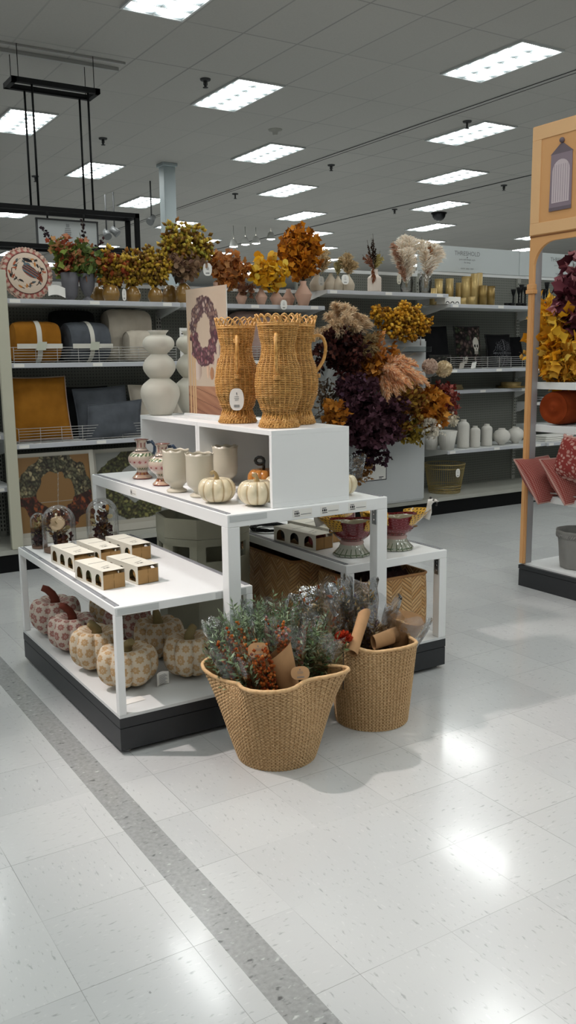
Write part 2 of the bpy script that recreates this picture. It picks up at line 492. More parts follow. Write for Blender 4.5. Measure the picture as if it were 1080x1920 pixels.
# hanging white sign
pa, pb = P(68, 410, Y=FY+.12), P(181, 412, Y=FY+.12); pc = P(68, 463, Y=FY+.12)
t = thing('hanging_sign', 'white hanging sign with a small emblem inside the black frame', 'sign', (pa.x, FY+.12, 0))
W_ = pb.x-pa.x
a = MB(); a.box(pa.x, pb.x, FY+.11, FY+.13, pc.z, pa.z); a.build('sign_board', mat('sign_face', 'aeb2b1', .5), t, world=True)
a = MB()
for bx in ((pa.x-.01, pb.x+.01, pa.z-.005, pa.z+.012), (pa.x-.01, pb.x+.01, pc.z-.012, pc.z+.005)): a.box(bx[0], bx[1], FY+.105, FY+.135, bx[2], bx[3])
for x in (pa.x, pb.x): a.box(x-.008, x+.008, FY+.105, FY+.135, pc.z, pa.z)
a.build('sign_edge', DG, t, world=True)
for x in (pa.x+.18*W_, pb.x-.22*W_):
    a = MB(); a.tube([(x, FY+.12, pa.z), (x, FY+.12, zt)], .009, 6); a.build('hook', BLACK2, t, world=True)
a = MB(); c0 = Vector(((pa.x+pb.x)/2, FY+.108, (pa.z+pc.z)/2+.06))
for k in range(5):
    a.obox(c0+Vector((0, 0, -.018*k)), ((.035-.003*abs(k-2)), 0, 0), (0, .001, 0), (0, 0, .004))
for k in (-1, 0, 1): a.obox(c0+Vector((.012*k, 0, .03)), (.003, 0, .003*k), (0, .001, 0), (0, 0, .018))
text_mb('at home', .075, a2 := MB()); a2.xf(frame_xf(c0+Vector((0, 0, -.14)), (1, 0, 0), (0, 0, 1)))
a.build('emblem', INKG, t, world=True)
# ---------------------------------------------------------------- distant spotlights on a track
GL = None
def glow(name, c, s):
    m, nt, b = newmat(name); b.inputs['Emission Color'].default_value = (*c, 1); b.inputs['Emission Strength'].default_value = s; return m
SPG = glow('spotlight_glow', (1, .95, .85), 14)
sp0 = None; SY = 19.
for i, (u, v) in enumerate([(438, 461), (460, 457), (480, 455), (508, 447)]):
    p = P(u, v, Y=SY); lab = ['leftmost', 'second from left', 'third from left', 'rightmost and highest'][i]+' of four glowing track spotlights far behind the yellow branches'
    if sp0 is None:
        t = thing('track_spotlight', lab, 'spotlight', p, 0, 'distant track spotlights')
        a = MB(); a.lathe([(.1, -.02), (.09, .046), (.06, .13), (.02, .16)], 14, closeb=False); a.build('housing', mat('spot_housing', 'b9b9b5', .4), t)
        a = MB(); a.lathe([(.001, -.035), (.06, -.03), (.098, -.02)], 14, closeb=False); a.build('lens', SPG, t)
        a = MB(); a.tube([(0, 0, .15), (0, 0, CZ-p.z)], .01, 5); a.build('stem', LG, t); sp0 = t
    else: dup(sp0, p, 0, lab)
sp1 = None
for i, (u, v) in enumerate([(284, 411), (200, 438), (215, 433)]):
    p = P(u, v, Y=15.); lab = ['grey track spotlight close to the left side of the column', 'grey spotlight beside the black frame, lower left one', 'grey spotlight beside the black frame, upper right one'][i]
    if sp1 is None:
        t = thing('ceiling_spotlight', lab, 'spotlight', p, 0, 'grey track spotlights near the column')
        a = MB(); a.tube([(-.05, -.03, -.06), (.05, .03, .05)], [.07, .05], 12); a.build('housing', mat('grey_spot', '6a6c6c', .4), t)
        a = MB(); a.tube([(0, 0, 0), (0, 0, CZ-p.z)], .014, 5); a.build('stem', DG, t); sp1 = t
    else: dup(sp1, p, i, lab)
# camera, world, view
cd = bpy.data.cameras.new('camera'); co = bpy.data.objects.new('camera', cd); col.objects.link(co)
cd.sensor_fit = 'VERTICAL'; cd.sensor_height = 36; cd.sensor_width = 20.25; cd.lens = 36*F/1920; cd.clip_end = 100
B_ = -FW
co.matrix_world = Matrix(((RT.x, UP.x, B_.x, 0), (RT.y, UP.y, B_.y, 0), (RT.z, UP.z, B_.z, H), (0, 0, 0, 1)))
sc.camera = co
w = bpy.data.worlds.new('world'); sc.world = w; w.use_nodes = True
w.node_tree.nodes['Background'].inputs[0].default_value = (.8, .9, 1, 1); w.node_tree.nodes['Background'].inputs[1].default_value = .2
sc.view_settings.view_transform = 'Standard'; sc.view_settings.look = 'None'; sc.view_settings.gamma = 1; sc.view_settings.exposure = 0
# ================================================================ display tables
def tag_mb(mb, p, x, y, w, h):
    """price ticket print lines on a plane at p (lower-left), axes x,y"""
    x, y = Vector(x), Vector(y); n = x.cross(y)*.0006; p = Vector(p)+n
    def r(a, b, c, d):
        k = [p+x*a*w+y*b*h, p+x*c*w+y*b*h, p+x*c*w+y*d*h, p+x*a*w+y*d*h]
        i = len(mb.v)
        for q in k: mb.vert(q)
        mb.face(range(i, i+4), False)
    r(.08, .72, .3, .8); r(.08, .35, .14, .62); r(.17, .35, .26, .62); r(.28, .35, .33, .62); r(.08, .15, .36, .24); r(.4, .3, .95, .36)
def ticket(parent, p, x, y, w=.07, h=.034, name='price_ticket'):
    x, y = Vector(x), Vector(y); n = x.cross(y)
    a = MB(); c = Vector(p)+x*w/2+y*h/2+n*.0006; a.obox(c, x*w/2, y*h/2, n*.0006)
    o = a.build(name, PAPER, parent, world=True)
    b = MB(); tag_mb(b, Vector(p)+n*.0014, x, y, w, h); b.build('ticket_print', INK, o); 
    o2 = o.children[0]
    M = Matrix.Translation(parent.location if not parent.parent else parent.location+parent.parent.location).inverted()
    for v in o2.data.vertices: v.co = M @ v.co
    return o
T1 = (1.150, 1.752, 3.106, 4.446, .597); T2 = (1.608, 2.406, 3.0425, 4.595, .916); T3 = (2.266, 2.866, 3.158, 4.50, .599)
BZ = .163
def table(T, label, slab, w, plinth):
    x0, x1, y0, y1, z = T
    t = thing('display_table', label, 'display table', (x0, y0, 0))
    a = MB(); a.box(x0, x1, y0, y1, z-slab, z); a.build('table_top', WHITE, t, world=True, bevel=.003)
    # metal channel strip along both long edges
    for xx in (x0+.006, x1-.026):
        a = MB(); a.box(xx, xx+.004, y0+.02, y1-.02, z, z+.003); a.box(xx+.016, xx+.02, y0+.02, y1-.02, z, z+.003); a.box(xx+.004, xx+.016, y0+.02, y1-.02, z, z+.0012); a.build('edge_channel', mat('channel_grey', '8e9094', .4), t, world=True)
    zb = BZ if plinth else 0
    for xa in (x0, x1-w):
        for ya in (y0, y1-w):
            a = MB(); a.box(xa, xa+w, ya, ya+w, zb, z-slab); a.build('leg', WHITE, t, world=True, bevel=.002)
    if plinth:
        a = MB(); a.box(x0, x1, y0, y1, BZ-.012, BZ); a.build('deck', WHITE2, t, world=True)
        a = MB(); a.box(x0, x1, y0, y1, .018, BZ-.055); a.box(x0-.001, x1+.001, y0-.001, y1+.001, BZ-.052, BZ-.012); a.box(x0+.004, x1-.004, y0+.004, y1-.004, BZ-.056, BZ-.051); a.build('plinth', BLACK, t, world=True, bevel=.0015)
        for xa in (x0+.04, x1-.04):
            for ya in (y0+.04, (y0+y1)/2, y1-.04):
                a = MB(); a.lathe([(.018, 0), (.018, .006), (.008, .009), (.008, .02)], 14, (xa, ya, 0)); a.build('levelling_foot', CHROME, t, world=True)
    return t
tb1 = table(T1, 'low white display table at the left with pumpkins under it on a black base', .035, .03, True)
tb2 = table(T2, 'tall white display table in the middle carrying the cube shelves', .053, .055, False)
tb3 = table(T3, 'low white display table at the right holding the painted turkey bowls', .04, .045, True)
# clear ticket holders on table edges
x0, x1, y0, y1, z = T2
for xx in (1.912, 2.05, 2.215-.02): ticket(tb2, (xx, y0, z-.043), (1, 0, 0), (0, 0, 1), .095, .034)
for xx, ln in ((T2[0]+.004, .17),):
    ticket(tb2, (x0, 4.05, z-.043), (0, -1, 0), (0, 0, 1), .075, .03, 'blank_ticket_holder')
for tt, ss in ((tb1, T1), (tb2, T2)):
    a = MB(); a.box(ss[0]+.01, ss[0]+.18, ss[2]-.0015, ss[2], ss[4]-.03, ss[4]-.006); a.build('label_holder', mat('clear_strip', 'c4c7c6', .3), tt, world=True)
a = MB(); a.box(T1[0]+.43, T1[0]+.57, T1[2]-.0015, T1[2], T1[4]-.03, T1[4]-.005); a.build('label_holder', MATS['clear_strip'], tb1, world=True)
for yy in (3.25, 3.6, 3.85, 4.1):
    a = MB(); a.box(T1[0]+.011, T1[0]+.021, yy, yy+.035, T1[4]+.0014, T1[4]+.0024); a.build('channel_ticket', INKG, tb1, world=True)
# metal bracket on back of table legs
for T, tt in ((T3, tb3), (T2, tb2)):
    a = MB(); xx = T[1]-(.045 if T is T3 else .055); a.box(xx-.003, xx, T[2]+.008, T[2]+.035, T[4]-.12, T[4]-.045)
    a.build('leg_bracket', mat('zinc', '8f9496', .35, .8), tt, world=True)
    b = MB()
    for zz in (-.058, -.075, -.1): b.tube([(xx-.006, T[2]+.02, T[4]+zz), (xx-.002, T[2]+.02, T[4]+zz)], .004, 8)
    b.build('screw', CHROME, tt, world=True)
# cube shelves on the middle table
def cube_shelf(x0, x1, y0, y1, z0, z1, label):
    t = thing('cube_shelf', label, 'cube shelf', (x0, y0, z0), 0, None); w = .02
    for nm, b in (('top_panel', (x0, x1, y0, y1, z1-w, z1)), ('bottom_panel', (x0, x1, y0, y1, z0, z0+w)), ('side_panel', (x0, x1, y0, y0+w, z0+w, z1-w)), ('side_panel', (x0, x1, y1-w, y1, z0+w, z1-w)), ('back_panel', (x1-.012, x1, y0+w, y1-w, z0+w, z1-w))):
        a = MB(); a.box(*b); a.build(nm, WHITE, t, world=True, bevel=.0012)
    return t
BX0, BX1, BXZ = 1.832, 2.218, 1.234
cube_shelf(BX0, BX1, 3.070, 3.7475, .9165, BXZ, 'white cube shelf under the rattan pitchers, open side facing left')
cube_shelf(BX0, BX1, 3.7495, 4.43, .9165, BXZ, 'white cube shelf under the tall cream vases, open side facing left')

# ================================================================ back gondola run
GF, GB, SFY = 6.42, 6.99, 6.52      # base front, back panel, upper shelf front
GX = [-.35, 1.70, 3.08, 4.46, 5.88, 7.28, 8.68]
def peg_mat():
    m, nt, b = newmat('grey_pegboard'); x, y, z, vec = coord('Object')
    fx = (x/.0254).fr()-.5; fz = (z/.0254).fr()-.5
    d = (fx*fx+fz*fz); hole = d < .035
    setc(b, mixc(hole, lin('686a63'), lin('34352f'))); b.inputs['Roughness'].default_value = .6
    bump(b, 1-hole, .5, .002); return m
PEG = peg_mat()
SHELF_Z = {1: [1.963, 1.508, .922], 2: [1.963, 1.508, .922], 3: [2.103], 4: [2.012, 1.395, 1.18, .605], 5: [1.99, 1.385, 1.02, .78, .60], 0: [1.5, 1.0, .62]}
tops = {0: 2.1, 1: 2.1, 2: 2.1, 3: 2.30, 4: 2.33, 5: 2.33}
slab = {0: 'far left grey shelving bay cut off by the picture edge', 1: 'left wall shelving bay with throws, square pillows and a wreath box', 2: 'wall shelving bay behind the tall cream vases and wreath poster', 3: 'wall shelving bay behind the hanging autumn flower stand', 4: 'right wall shelving bay with white vases, dark skull pillow and gold basket', 5: 'wall shelving bay seen through the orange framed unit'}
GON = {}
def fence(t, x0, x1, y, z):
    a = MB()
    for k in range(6): a.tube([(x0, y, z+.012+.02*k), (x1, y, z+.012+.02*k)], .0022, 5)
    x = x0
    while x < x1+.001: a.tube([(x, y+.003, z), (x, y+.003, z+.115)], .0022, 5); x += (x1-x0)/8
    for xx in (x0, x1): a.tube([(xx, y, z+.112), (xx, y+.3, z+.112)], .0022, 5); a.tube([(xx, y, z+.012), (xx, y+.3, z+.012)], .0022, 5)
    a.build('wire_fence', WIRE, t, world=True)
for i in range(6):
    X0, X1 = GX[i], GX[i+1]
    t = thing('shelving_bay', slab[i], 'store shelving', (X0, GF, 0)); GON[i] = t
    a = MB(); a.box(X0, X1, GB, GB+.03, BZ-.02, tops[i]); a.build('back_panel', PEG, t, world=True)
    a = MB(); a.box(X0, X1, GB-.005, GB+.035, tops[i], tops[i]+.03); a.build('top_rail', WHITE2, t, world=True)
    a = MB(); a.box(X0, X1, GF, GB, BZ-.03, BZ+.005); a.build('base_deck', mat('deck_grey', 'a9a9a0', .45, var=.1, vs=5), t, world=True)
    a = MB(); a.box(X0, X1, GF+.02, GB, 0, BZ-.03); a.build('kick_plate', BLACK2, t, world=True)
    for xx in (X0+.012, X1-.012):
        a = MB(); a.box(xx-.012, xx+.012, GB-.02, GB, BZ, tops[i])
        z_ = BZ+.05
        a.build('slotted_upright', mat('upright_grey', '8d8e86', .5), t, world=True)
        a = MB()
        while z_ < tops[i]-.05: a.box(xx-.004, xx+.004, GB-.0215, GB-.02, z_, z_+.018); z_ += .032
        a.build('slot_row', BLACK2, t, world=True)
    for k, z in enumerate(SHELF_Z[i]):
        fy = SFY+(.22 if (i == 4 and k == 2) or (i == 5 and k in (2, 3)) else 0)
        a = MB(); a.box(X0+.012, X1-.012, fy, GB-.022, z-.032, z); 
        o = a.build('shelf', WHITE2, t, world=True, bevel=.002)
        a = MB(); a.box(X0+.014, X1-.014, fy-.008, fy, z-.034, z-.002); a.build('ticket_rail', mat('ticket_rail', 'b9bbc0', .3), o, loc=None)
        oo = o.children[0]
        for v in oo.data.vertices: v.co -= Vector((X0, GF, 0))
        for q in range(3):
            xx = X0+.04+q*(X1-X0-.2)/2; b = MB(); b.box(xx, xx+.075, fy-.0095, fy-.0082, z-.030, z-.006)
            b2 = b.build('price_ticket', PAPER, o)
            for v in b2.data.vertices: v.co -= Vector((X0, GF, 0))
        for xx in (X0+.013, X1-.015):
            b = MB(); b.poly([(xx, fy+.02, z-.032), (xx, GB-.02, z-.032), (xx, GB-.02, z-.11), (xx, GB-.08, z-.10)], (.002, 0, 0)); b.build('bracket', WHITE2, t, world=True)
for i, z in ((1, 1.508), (2, 1.508), (1, .922), (2, .922), (4, 1.395), (5, 1.385)): fence(GON[i], GX[i]+.05, GX[i+1]-.05, SFY+.01, z)
# beige end upright of the left bay
t = thing('end_upright', 'beige vertical end panel at the left edge of the shelving', 'shelving panel', (1.63, 6.45, 0))
a = MB(); a.box(1.62, 1.70, 6.415, 6.455, BZ+.006, 2.15); a.build('panel', BEIGE, t, world=True, bevel=.004)
for i, z in ((0, 1.0), (0, .62)): pass
# header boards with store lettering
for i in (4, 5):
    X0, X1 = GX[i], GX[i+1]
    t = thing('header_board', ['white header board with small grey lettering left of the orange sign', 'white header board with grey lettering seen through the orange arch'][i-4], 'sign', (X0, GB, 2.36))
    a = MB(); a.box(X0+.004, X1-.004, GB-.012, GB+.012, 2.362, 2.615); a.build('board', mat('header_face', 'bcc2c2', .45), t, world=True)
    for s_, sz, dz in (('THRESHOLD', .062, .165), ('pure and simple style', .026, .118), ('for living', .024, .09), ('warm  easy  new', .026, .03)):
        m_ = text_mb(s_, sz); m_.xf(frame_xf(((X0+X1)/2-.05, GB-.0135, 2.365+dz), (1, 0, 0), (0, 0, 1))); m_.build('lettering', INKG, t, world=True)
    a = MB(); a.lathe([(.001, 0), (.008, .004), (.001, .012)], 8, ((X0+X1)/2-.05, GB-.0135, 2.365+.142)); a.build('emblem', INKG, t, world=True)
# ================================================================ wicker things
def spl(prof, m=5):
    """smooth a coarse (r,z) profile"""
    out = []; n = len(prof)
    for i in range(n-1):
        p0, p1, p2, p3 = prof[max(i-1, 0)], prof[i], prof[i+1], prof[min(i+2, n-1)]
        for k in range(m):
            t = k/m
            out.append(tuple(.5*((2*b)+(c-a)*t+(2*a-5*b+4*c-d)*t*t+(3*b-a-3*c+d)*t**3) for a, b, c, d in zip(p0, p1, p2, p3)))
    out.append(prof[-1]); return out

RATTAN = mat('honey_rattan', 'dcab64', .45, vs=60, c2='b07c38', bmp=.2, bs=200)
RATTAN_SHADE = mat('rattan_gap_shade', '6e4a22', .7, var=.3, vs=60)  # darker rattan colour, paints the shade seen between the woven rows
GRASS = mat('seagrass_rope', 'e0bf92', .7, c2='b08a5c', vs=110, bmp=.4, bs=350)
GRASS_RIM = mat('seagrass_rim', 'ddb98a', .7, c2='c49a68', vs=60)
def weave(mb, rf, zf, rows, stakes, rr, amp, t0=0., t1=1., seg=4, vs=1., stag=1.):
    """horizontal strands passing in and out of upright stakes"""
    n = stakes*seg
    for k in range(rows):
        t = t0+(t1-t0)*(k+.5)/rows; b = len(mb.v)
        for i in range(n):
            th = 2*pi*i/n; w = amp*(abs(cos(stakes/2*th+stag*pi/2*k))*2-1)
            r = rf(th, t); dr = (rf(th, min(t+.01, 1))-rf(th, max(t-.01, 0)))
            dz = zf(th, min(t+.01, 1))-zf(th, max(t-.01, 0)); L = sqrt(dr*dr+dz*dz)+1e-9
            nr, nz = dz/L, -dr/L
            r0 = r+w*nr; z0 = zf(th, t)+w*nz
            for a in range(4):
                ca, sa = cos(a*pi/2), sin(a*pi/2)
                R = r0+nr*ca*rr+(-nz)*sa*rr*vs*0+dr/L*sa*rr*vs; Z = z0+nz*ca*rr+dz/L*sa*rr*vs
                mb.vert((R*cos(th), R*sin(th), Z))
        for i in range(n):
            j = (i+1) % n
            for a in range(4):
                c = (a+1) % 4; mb.face((b+i*4+a, b+j*4+a, b+j*4+c, b+i*4+c), True)
def lerp(P_, t):
    for (a, x), (b, y) in zip(P_, P_[1:]):
        if t <= b:
            k = (t-a)/(b-a); k = k*k*(3-2*k); return x+(y-x)*k
    return P_[-1][1]
def pitcher(label, loc, rz, scale=1.):
    Hh = .435; pr = [(0, .082), (.05, .080), (.12, .063), (.2, .078), (.32, .095), (.43, .098), (.56, .090), (.70, .070), (.78, .068), (.9, .079), (1, .086)]
    rf = lambda th, t: lerp(pr, t)*(1+.012*cos(9*th))
    zf = lambda th, t: t*Hh
    t = thing('rattan_pitcher', label, 'rattan pitcher', loc, rz, 'rattan pitchers on the cube shelves')
    a = MB(); weave(a, rf, zf, 52, 26, .0032, .0016, .10, .97, 5, .85, 0.); a.build('woven_body', RATTAN, t)
    a = MB(); weave(a, rf, zf, 7, 26, .0032, .002, .0, .10)
    for k in range(40):
        th = 2*pi*k/40; th2 = th+2*pi/40*1.5
        a.tube([(.088*cos(th), .088*sin(th), .004), (.076*cos((th+th2)/2), .076*sin((th+th2)/2), .03), (.064*cos(th2), .064*sin(th2), .052)], .0032, 5)
    a.build('braided_foot', RATTAN, t)
    a = MB()
    for k in range(26):
        th = 2*pi*(k+.5)/26
        a.tube([((rf(th, q/14)-.0005)*cos(th), (rf(th, q/14)-.0005)*sin(th), q/14*Hh) for q in range(1, 15)], .003, 5, cap=False)
    a.build('stake', RATTAN, t)['kind'] = 'stuff'
    a = MB(); a.grid(lambda u, v: ((lerp(pr, v)-.008)*cos(2*pi*u), (lerp(pr, v)-.008)*sin(2*pi*u), v*Hh*.97), 34, 16, True); a.build('shade_lining', RATTAN_SHADE, t)  # added dark shell, its colour stands for shade in the weave gaps
    a = MB()
    for k in range(17):
        th = 2*pi*k/17; p = []
        for q in range(9):
            s = q/8; aa = th+(s-.5)*.62; rr = .085+.010*sin(pi*s); p.append((rr*cos(aa), rr*sin(aa), Hh-.006+.038*sin(pi*s)))
        a.tube(p, .0033, 6, cap=False)
    for z, dr in ((Hh-.004, 0), (Hh-.012, .001)): a.tube([((.086+dr)*cos(2*pi*i/48), (.086+dr)*sin(2*pi*i/48), z) for i in range(48)], .0034, 5, closed=True)
    a.build('looped_rim', RATTAN, t)
    a = MB(); p = [(x_, 0, z_) for x_, z_ in spl([(.066, .355), (.09, .383), (.118, .378), (.134, .338), (.127, .285), (.108, .25), (.092, .228), (.087, .2)], 3)]
    a.tube(p, [.0075]*len(p), 8); 
    for q in (.0, 1.): 
        zz = .365-.155*q; r = lerp(pr, zz/Hh)+.006
        for k in (-1, 0, 1): a.tube([(r, -.014, zz+.006*k), (r+.008, 0, zz+.006*k), (r, .014, zz+.006*k)], .003, 5)
    a.build('handle', RATTAN, t)
    t.scale = (scale,)*3
    return t
TOC = math.radians(240)
p1 = P(450, 783, Z=BXZ); p2 = P(522, 790, Z=BXZ); p3 = P(562, 782, Z=BXZ)
w0 = pitcher('honey rattan pitcher at the left, handle forward, white oval tag hanging on it', (1.955, 3.575, BXZ+.001), TOC+.05)
dup(w0, (1.962, 3.222, BXZ+.001), TOC-.1, 'front honey rattan pitcher in the middle, largest and nearest the shelf corner')
dup(w0, (2.118, 3.335, BXZ+.001), -.5, 'rattan pitcher at the right behind, its curved handle sticking out to the right')
def oval_tag(name, label, c, n, w, h, group=None, lines=True, m=None):
    """small oval card facing n"""
    n = Vector(n).normalized(); up = Vector((0, 0, 1)); x = up.cross(n).normalized(); y = n.cross(x)
    t = thing(name, label, 'tag', c, 0, group)
    a = MB(); pts = []
    for k in range(24):
        th = 2*pi*k/24; ex = abs(cos(th))**.7*(1 if cos(th) > 0 else -1); ey = abs(sin(th))**.85*(1 if sin(th) > 0 else -1)
        pts.append(x*ex*w/2+y*ey*h/2)
    a.poly(pts, -n*.001); a.build('card', m or PAPER, t)
    a = MB(); o = n*.0008
    if lines:
        for k, (yy, ww) in enumerate(((.12, .3), (.04, .34), (-.03, .26))): a.obox(o+y*h*yy, x*w*ww/2, n*.0002, y*h*.01)
        for k in range(9): a.obox(o+y*h*(-.3)+x*w*(.045*k-.18), x*w*.012, n*.0002, y*h*.06)
    a.lathe([(.001, 0), (.002, .0005)], 6, o+y*h*.3)
    a.obox(o+y*h*.26, x*w*.03, n*.0002, y*h*.05)
    a.build('tag_print', INKG, t)
    return t
vw = (CAM-Vector((1.9, 3.4, 1.36))).normalized()
oval_tag('oval_tag', 'white oval tag on the left rattan pitcher', Vector((1.955, 3.575, 1.345))+Vector((-.057, -.098, 0))*.98, (-.5, -.86, .05), .064, .098)
# ---------------------------------------------------------------- floor baskets
def floor_basket(label, loc, rz, rb, rt, hh, lobes, ph, tw, amp):
    def rf(th, t):
        th_ = th+tw*t
        return (rb+(rt-rb)*t**.85)*(1+amp*(.45*t**1.4+.55*t**4)*cos(lobes*th_+ph)+amp*.10*t**1.3*cos((lobes-1)*th_+1.3*ph)+.012*t*cos(9*th_))
    def zf(th, t): return hh*t*(1+.03*t*cos(lobes*(th+tw)+ph+.6)+.03*t*cos(2*th+ph))
    t = thing('seagrass_basket', label, 'basket', loc, rz, 'seagrass baskets of wrapped stems')
    a = MB(); weave(a, rf, zf, 50, 72, .0044, .0019, .0, .985, 4, .84); a.build('woven_side', GRASS, t)
    a = MB()
    a.grid(lambda u, v: ((rf(2*pi*u, v*.97)-.006)*cos(2*pi*u), (rf(2*pi*u, v*.97)-.006)*sin(2*pi*u), zf(2*pi*u, v*.97)), 90, 20, True)
    for k in range(66):
        th = 2*pi*k/66; a.tube([(rf(th, q/12)*cos(th), rf(th, q/12)*sin(th), zf(th, q/12)) for q in range(13)], .004, 4, cap=False)
    a.build('upright_stake', mat('seagrass_inner', '8a673c', .8, var=.2, vs=60), t)['kind'] = 'stuff'
    a = MB(); a.lathe([(.001, .006), (rb, .004)], 48); a.build('base', GRASS, t)
    a = MB(); a.tube([((rf(2*pi*i/120, 1)+.001*sin(i*2.1))*cos(2*pi*i/120), (rf(2*pi*i/120, 1)+.001*sin(i*2.1))*sin(2*pi*i/120), zf(2*pi*i/120, 1)) for i in range(120)], .0075, 8, closed=True)
    a.build('rolled_rim', GRASS_RIM, t)
    return t
FB1 = (1.666, 2.786); FB2 = (2.190, 2.868)
floor_basket('front wavy woven seagrass basket holding green stems and orange berries', (*FB1, 0), math.radians(237), .146, .236, .352, 4, -.84, .35, .20)
floor_basket('rear wavy woven seagrass basket holding clear-wrapped dried stems', (*FB2, 0), math.radians(250), .150, .180, .362, 4, 2.2, .3, .10)
# ---------------------------------------------------------------- vases
BUBC = mat('matte_bone_ceramic', 'c9c5b8', .62, var=.04, vs=6)
def bubble_profile():
    return [(.001, .001), (.055, .001)]+spl([(.058, .002), (.074, .03), (.099, .09), (.103, .12), (.092, .155), (.058, .185), (.052, .192), (.064, .205), (.083, .235), (.084, .262), (.07, .29), (.046, .312), (.044, .318), (.058, .332), (.080, .355), (.081, .38), (.066, .402), (.04, .413)], 4)+[(.041, .420), (.055, .437), (.053, .437), (.036, .42), (.03, .40), (.001, .39)]
a = MB(); a.lathe(bubble_profile(), 40); vloc = (1.915, 4.345, BXZ+.001)
bub = tag(a.build('bubble_vase', BUBC, loc=vloc), 'tall bone-coloured vase of three stacked bulbs, fully visible on the cube shelf', 'vase', 'stacked-bulb vases')
dup(bub, (2.12, 4.375, BXZ+.001), 0, 'bone-coloured stacked-bulb vase half hidden behind the wreath poster')
# painted jugs
def jug_col(u, v):
    z = v
    c = lin('bfae9e')
    if z < .035: return lin('7e2c28')
    if z < .09: return lin('c2a48c')
    if .10 < z < .17: return lin('a06a3c') if int(u*20) % 2 else lin('7b3a2c')
    if .22 < z < .29: return lin('4a5a44') if int(u*40+z*100) % 2 else lin('a9a08f')
    if .38 < z < .50:
        k = (u*14) % 1
        return lin('8b3030') if abs(k-.5)+abs(z-.44)*9 < .30 else lin('c3a49a')
    if .58 < z < .66: return lin('44603f') if (int(u*36+z*90)) % 2 else lin('c8c4a8')
    if .70 < z < .72 or .77 < z < .785: return lin('4b4440')
    if .8 < z < .92: return lin('8c5a55') if (int(u*24)) % 3 == 0 else c
    if z > .985: return lin('6a3e36')
    return c
GLAZE = attrmat('painted_glaze', .15, coat=.6, spec=.5)
jp = [(.001, .001), (.047, .001), (.052, .004)]+spl([(.05, .008), (.036, .022), (.028, .035), (.034, .05), (.060, .075), (.070, .1), (.062, .125), (.036, .145), (.026, .158), (.024, .175), (.028, .19), (.038, .203)], 6)+[(.034, .203), (.02, .18)]
def jug(label, loc, rz):
    t = thing('painted_jug', label, 'jug', loc, rz, 'painted jugs')
    a = MB()
    def rf(th, v): return 1+(.10*cos(3*th) if v > .93 else 0)
    a.lathe(jp, 80, rf=rf, cfn=None)
    zm = .203
    for i, p in enumerate(a.v): a.c[i] = jug_col((atan2(p[1], p[0])/(2*pi)) % 1, max(0, min(1, p[2]/zm)))
    a.build('body', GLAZE, t)
    a = MB(); a.tube([(.03, 0, .185), (.055, 0, .19), (.07, 0, .17), (.068, 0, .14), (.058, 0, .12)], [.008, .009, .0085, .008, .009], 8); a.build('handle', mat('blue_glaze', '2b3b50', .12, coat=.5), t)
    return t
j0 = jug('farther painted jug with a dark blue handle, nearest the table end', (1.765, 4.27, .917), -.55)
dup(j0, (1.752, 3.98, .917), -.45, 'nearer painted jug with blue handle, beside the scalloped vases')
# scalloped vases
def scallop_vase(label, loc, rz):
    a = MB(); hh = .195
    pr = [(.001, .001), (.045, .001), (.048, .006)]+spl([(.046, .01), (.03, .02), (.036, .034), (.054, .05), (.0605, .075), (.0615, .12), (.061, .16), (.0625, hh)], 4)+[(.064, hh), (.054, .15), (.05, .06), (.001, .05)]
    L = len(pr)-1; top = L-3
    def w(th, v):
        k = v*L; return max(0, 1-abs(k-(L-3.5))/4.)
    a.lathe(pr, 112, rf=lambda th, v: 1+.022*w(th, v)*cos(8*th), zf=lambda th, v: .0032*w(th, v)*cos(8*th))
    return tag(a.build('scalloped_vase', mat('ivory_glaze', 'cbc3b0', .35, var=.06, vs=10, coat=.2), loc=loc, rz=rz), label, 'vase', 'ivory scalloped vases')
sv = scallop_vase('left ivory vase with scalloped rim on a flared foot, next to the painted jugs', (1.712, 3.735, .917), 0)
dup(sv, (1.735, 3.535, .917), .4, 'middle ivory scalloped vase standing behind the cream pumpkin')
dup(sv, (1.93, 3.66, .9375), .2, 'ivory scalloped vase standing inside the cube shelf in shade', scale=.95)
# ceramic pumpkins
def cpumpkin(name, label, loc, R, hh, m, stem_m, lobes=10, curl=False, rz=0, group='ceramic pumpkins'):
    t = thing(name, label, 'ceramic pumpkin', loc, rz, group)
    def fn(u, v):
        th = 2*pi*u; ph = pi*v; lb = abs(cos(lobes/2*th))**.55
        r = R*sin(ph)**.72*(.88+.12*lb) if 0 < v < 1 else 0
        z = hh/2-hh/2*cos(ph)*(1-.0) - (.16*hh*max(0, (v-.75)/.25)**1.5) + .03*hh*max(0, (.2-v)/.2)
        return (r*cos(th), r*sin(th), z)
    a = MB(); a.grid(fn, 80, 24, True); a.build('body', m, t)
    a = MB(); z0 = hh*.82
    if curl: a.tube([(0, 0, z0), (.0, 0, hh+.012)]+[(.018-.02*cos(q*pi/5), 0, hh+.028+.016*sin(q*pi/5)) for q in range(11)], .0075, 8)
    else: a.tube([(0, 0, z0), (0, 0, hh*.98), (.008, 0, hh+.012), (.024, 0, hh+.02), (.04, 0, hh+.016)], [.016, .009, .007, .007, .009], 9)
    a.build('stem', stem_m, t); return t
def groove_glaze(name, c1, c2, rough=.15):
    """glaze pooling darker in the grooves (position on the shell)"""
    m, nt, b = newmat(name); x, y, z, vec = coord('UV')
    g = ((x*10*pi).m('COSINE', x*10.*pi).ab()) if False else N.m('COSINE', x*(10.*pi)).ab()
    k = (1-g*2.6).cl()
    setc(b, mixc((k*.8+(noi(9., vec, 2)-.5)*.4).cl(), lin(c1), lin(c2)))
    b.inputs['Roughness'].default_value = rough; b.inputs['Coat Weight'].default_value = .4; return m
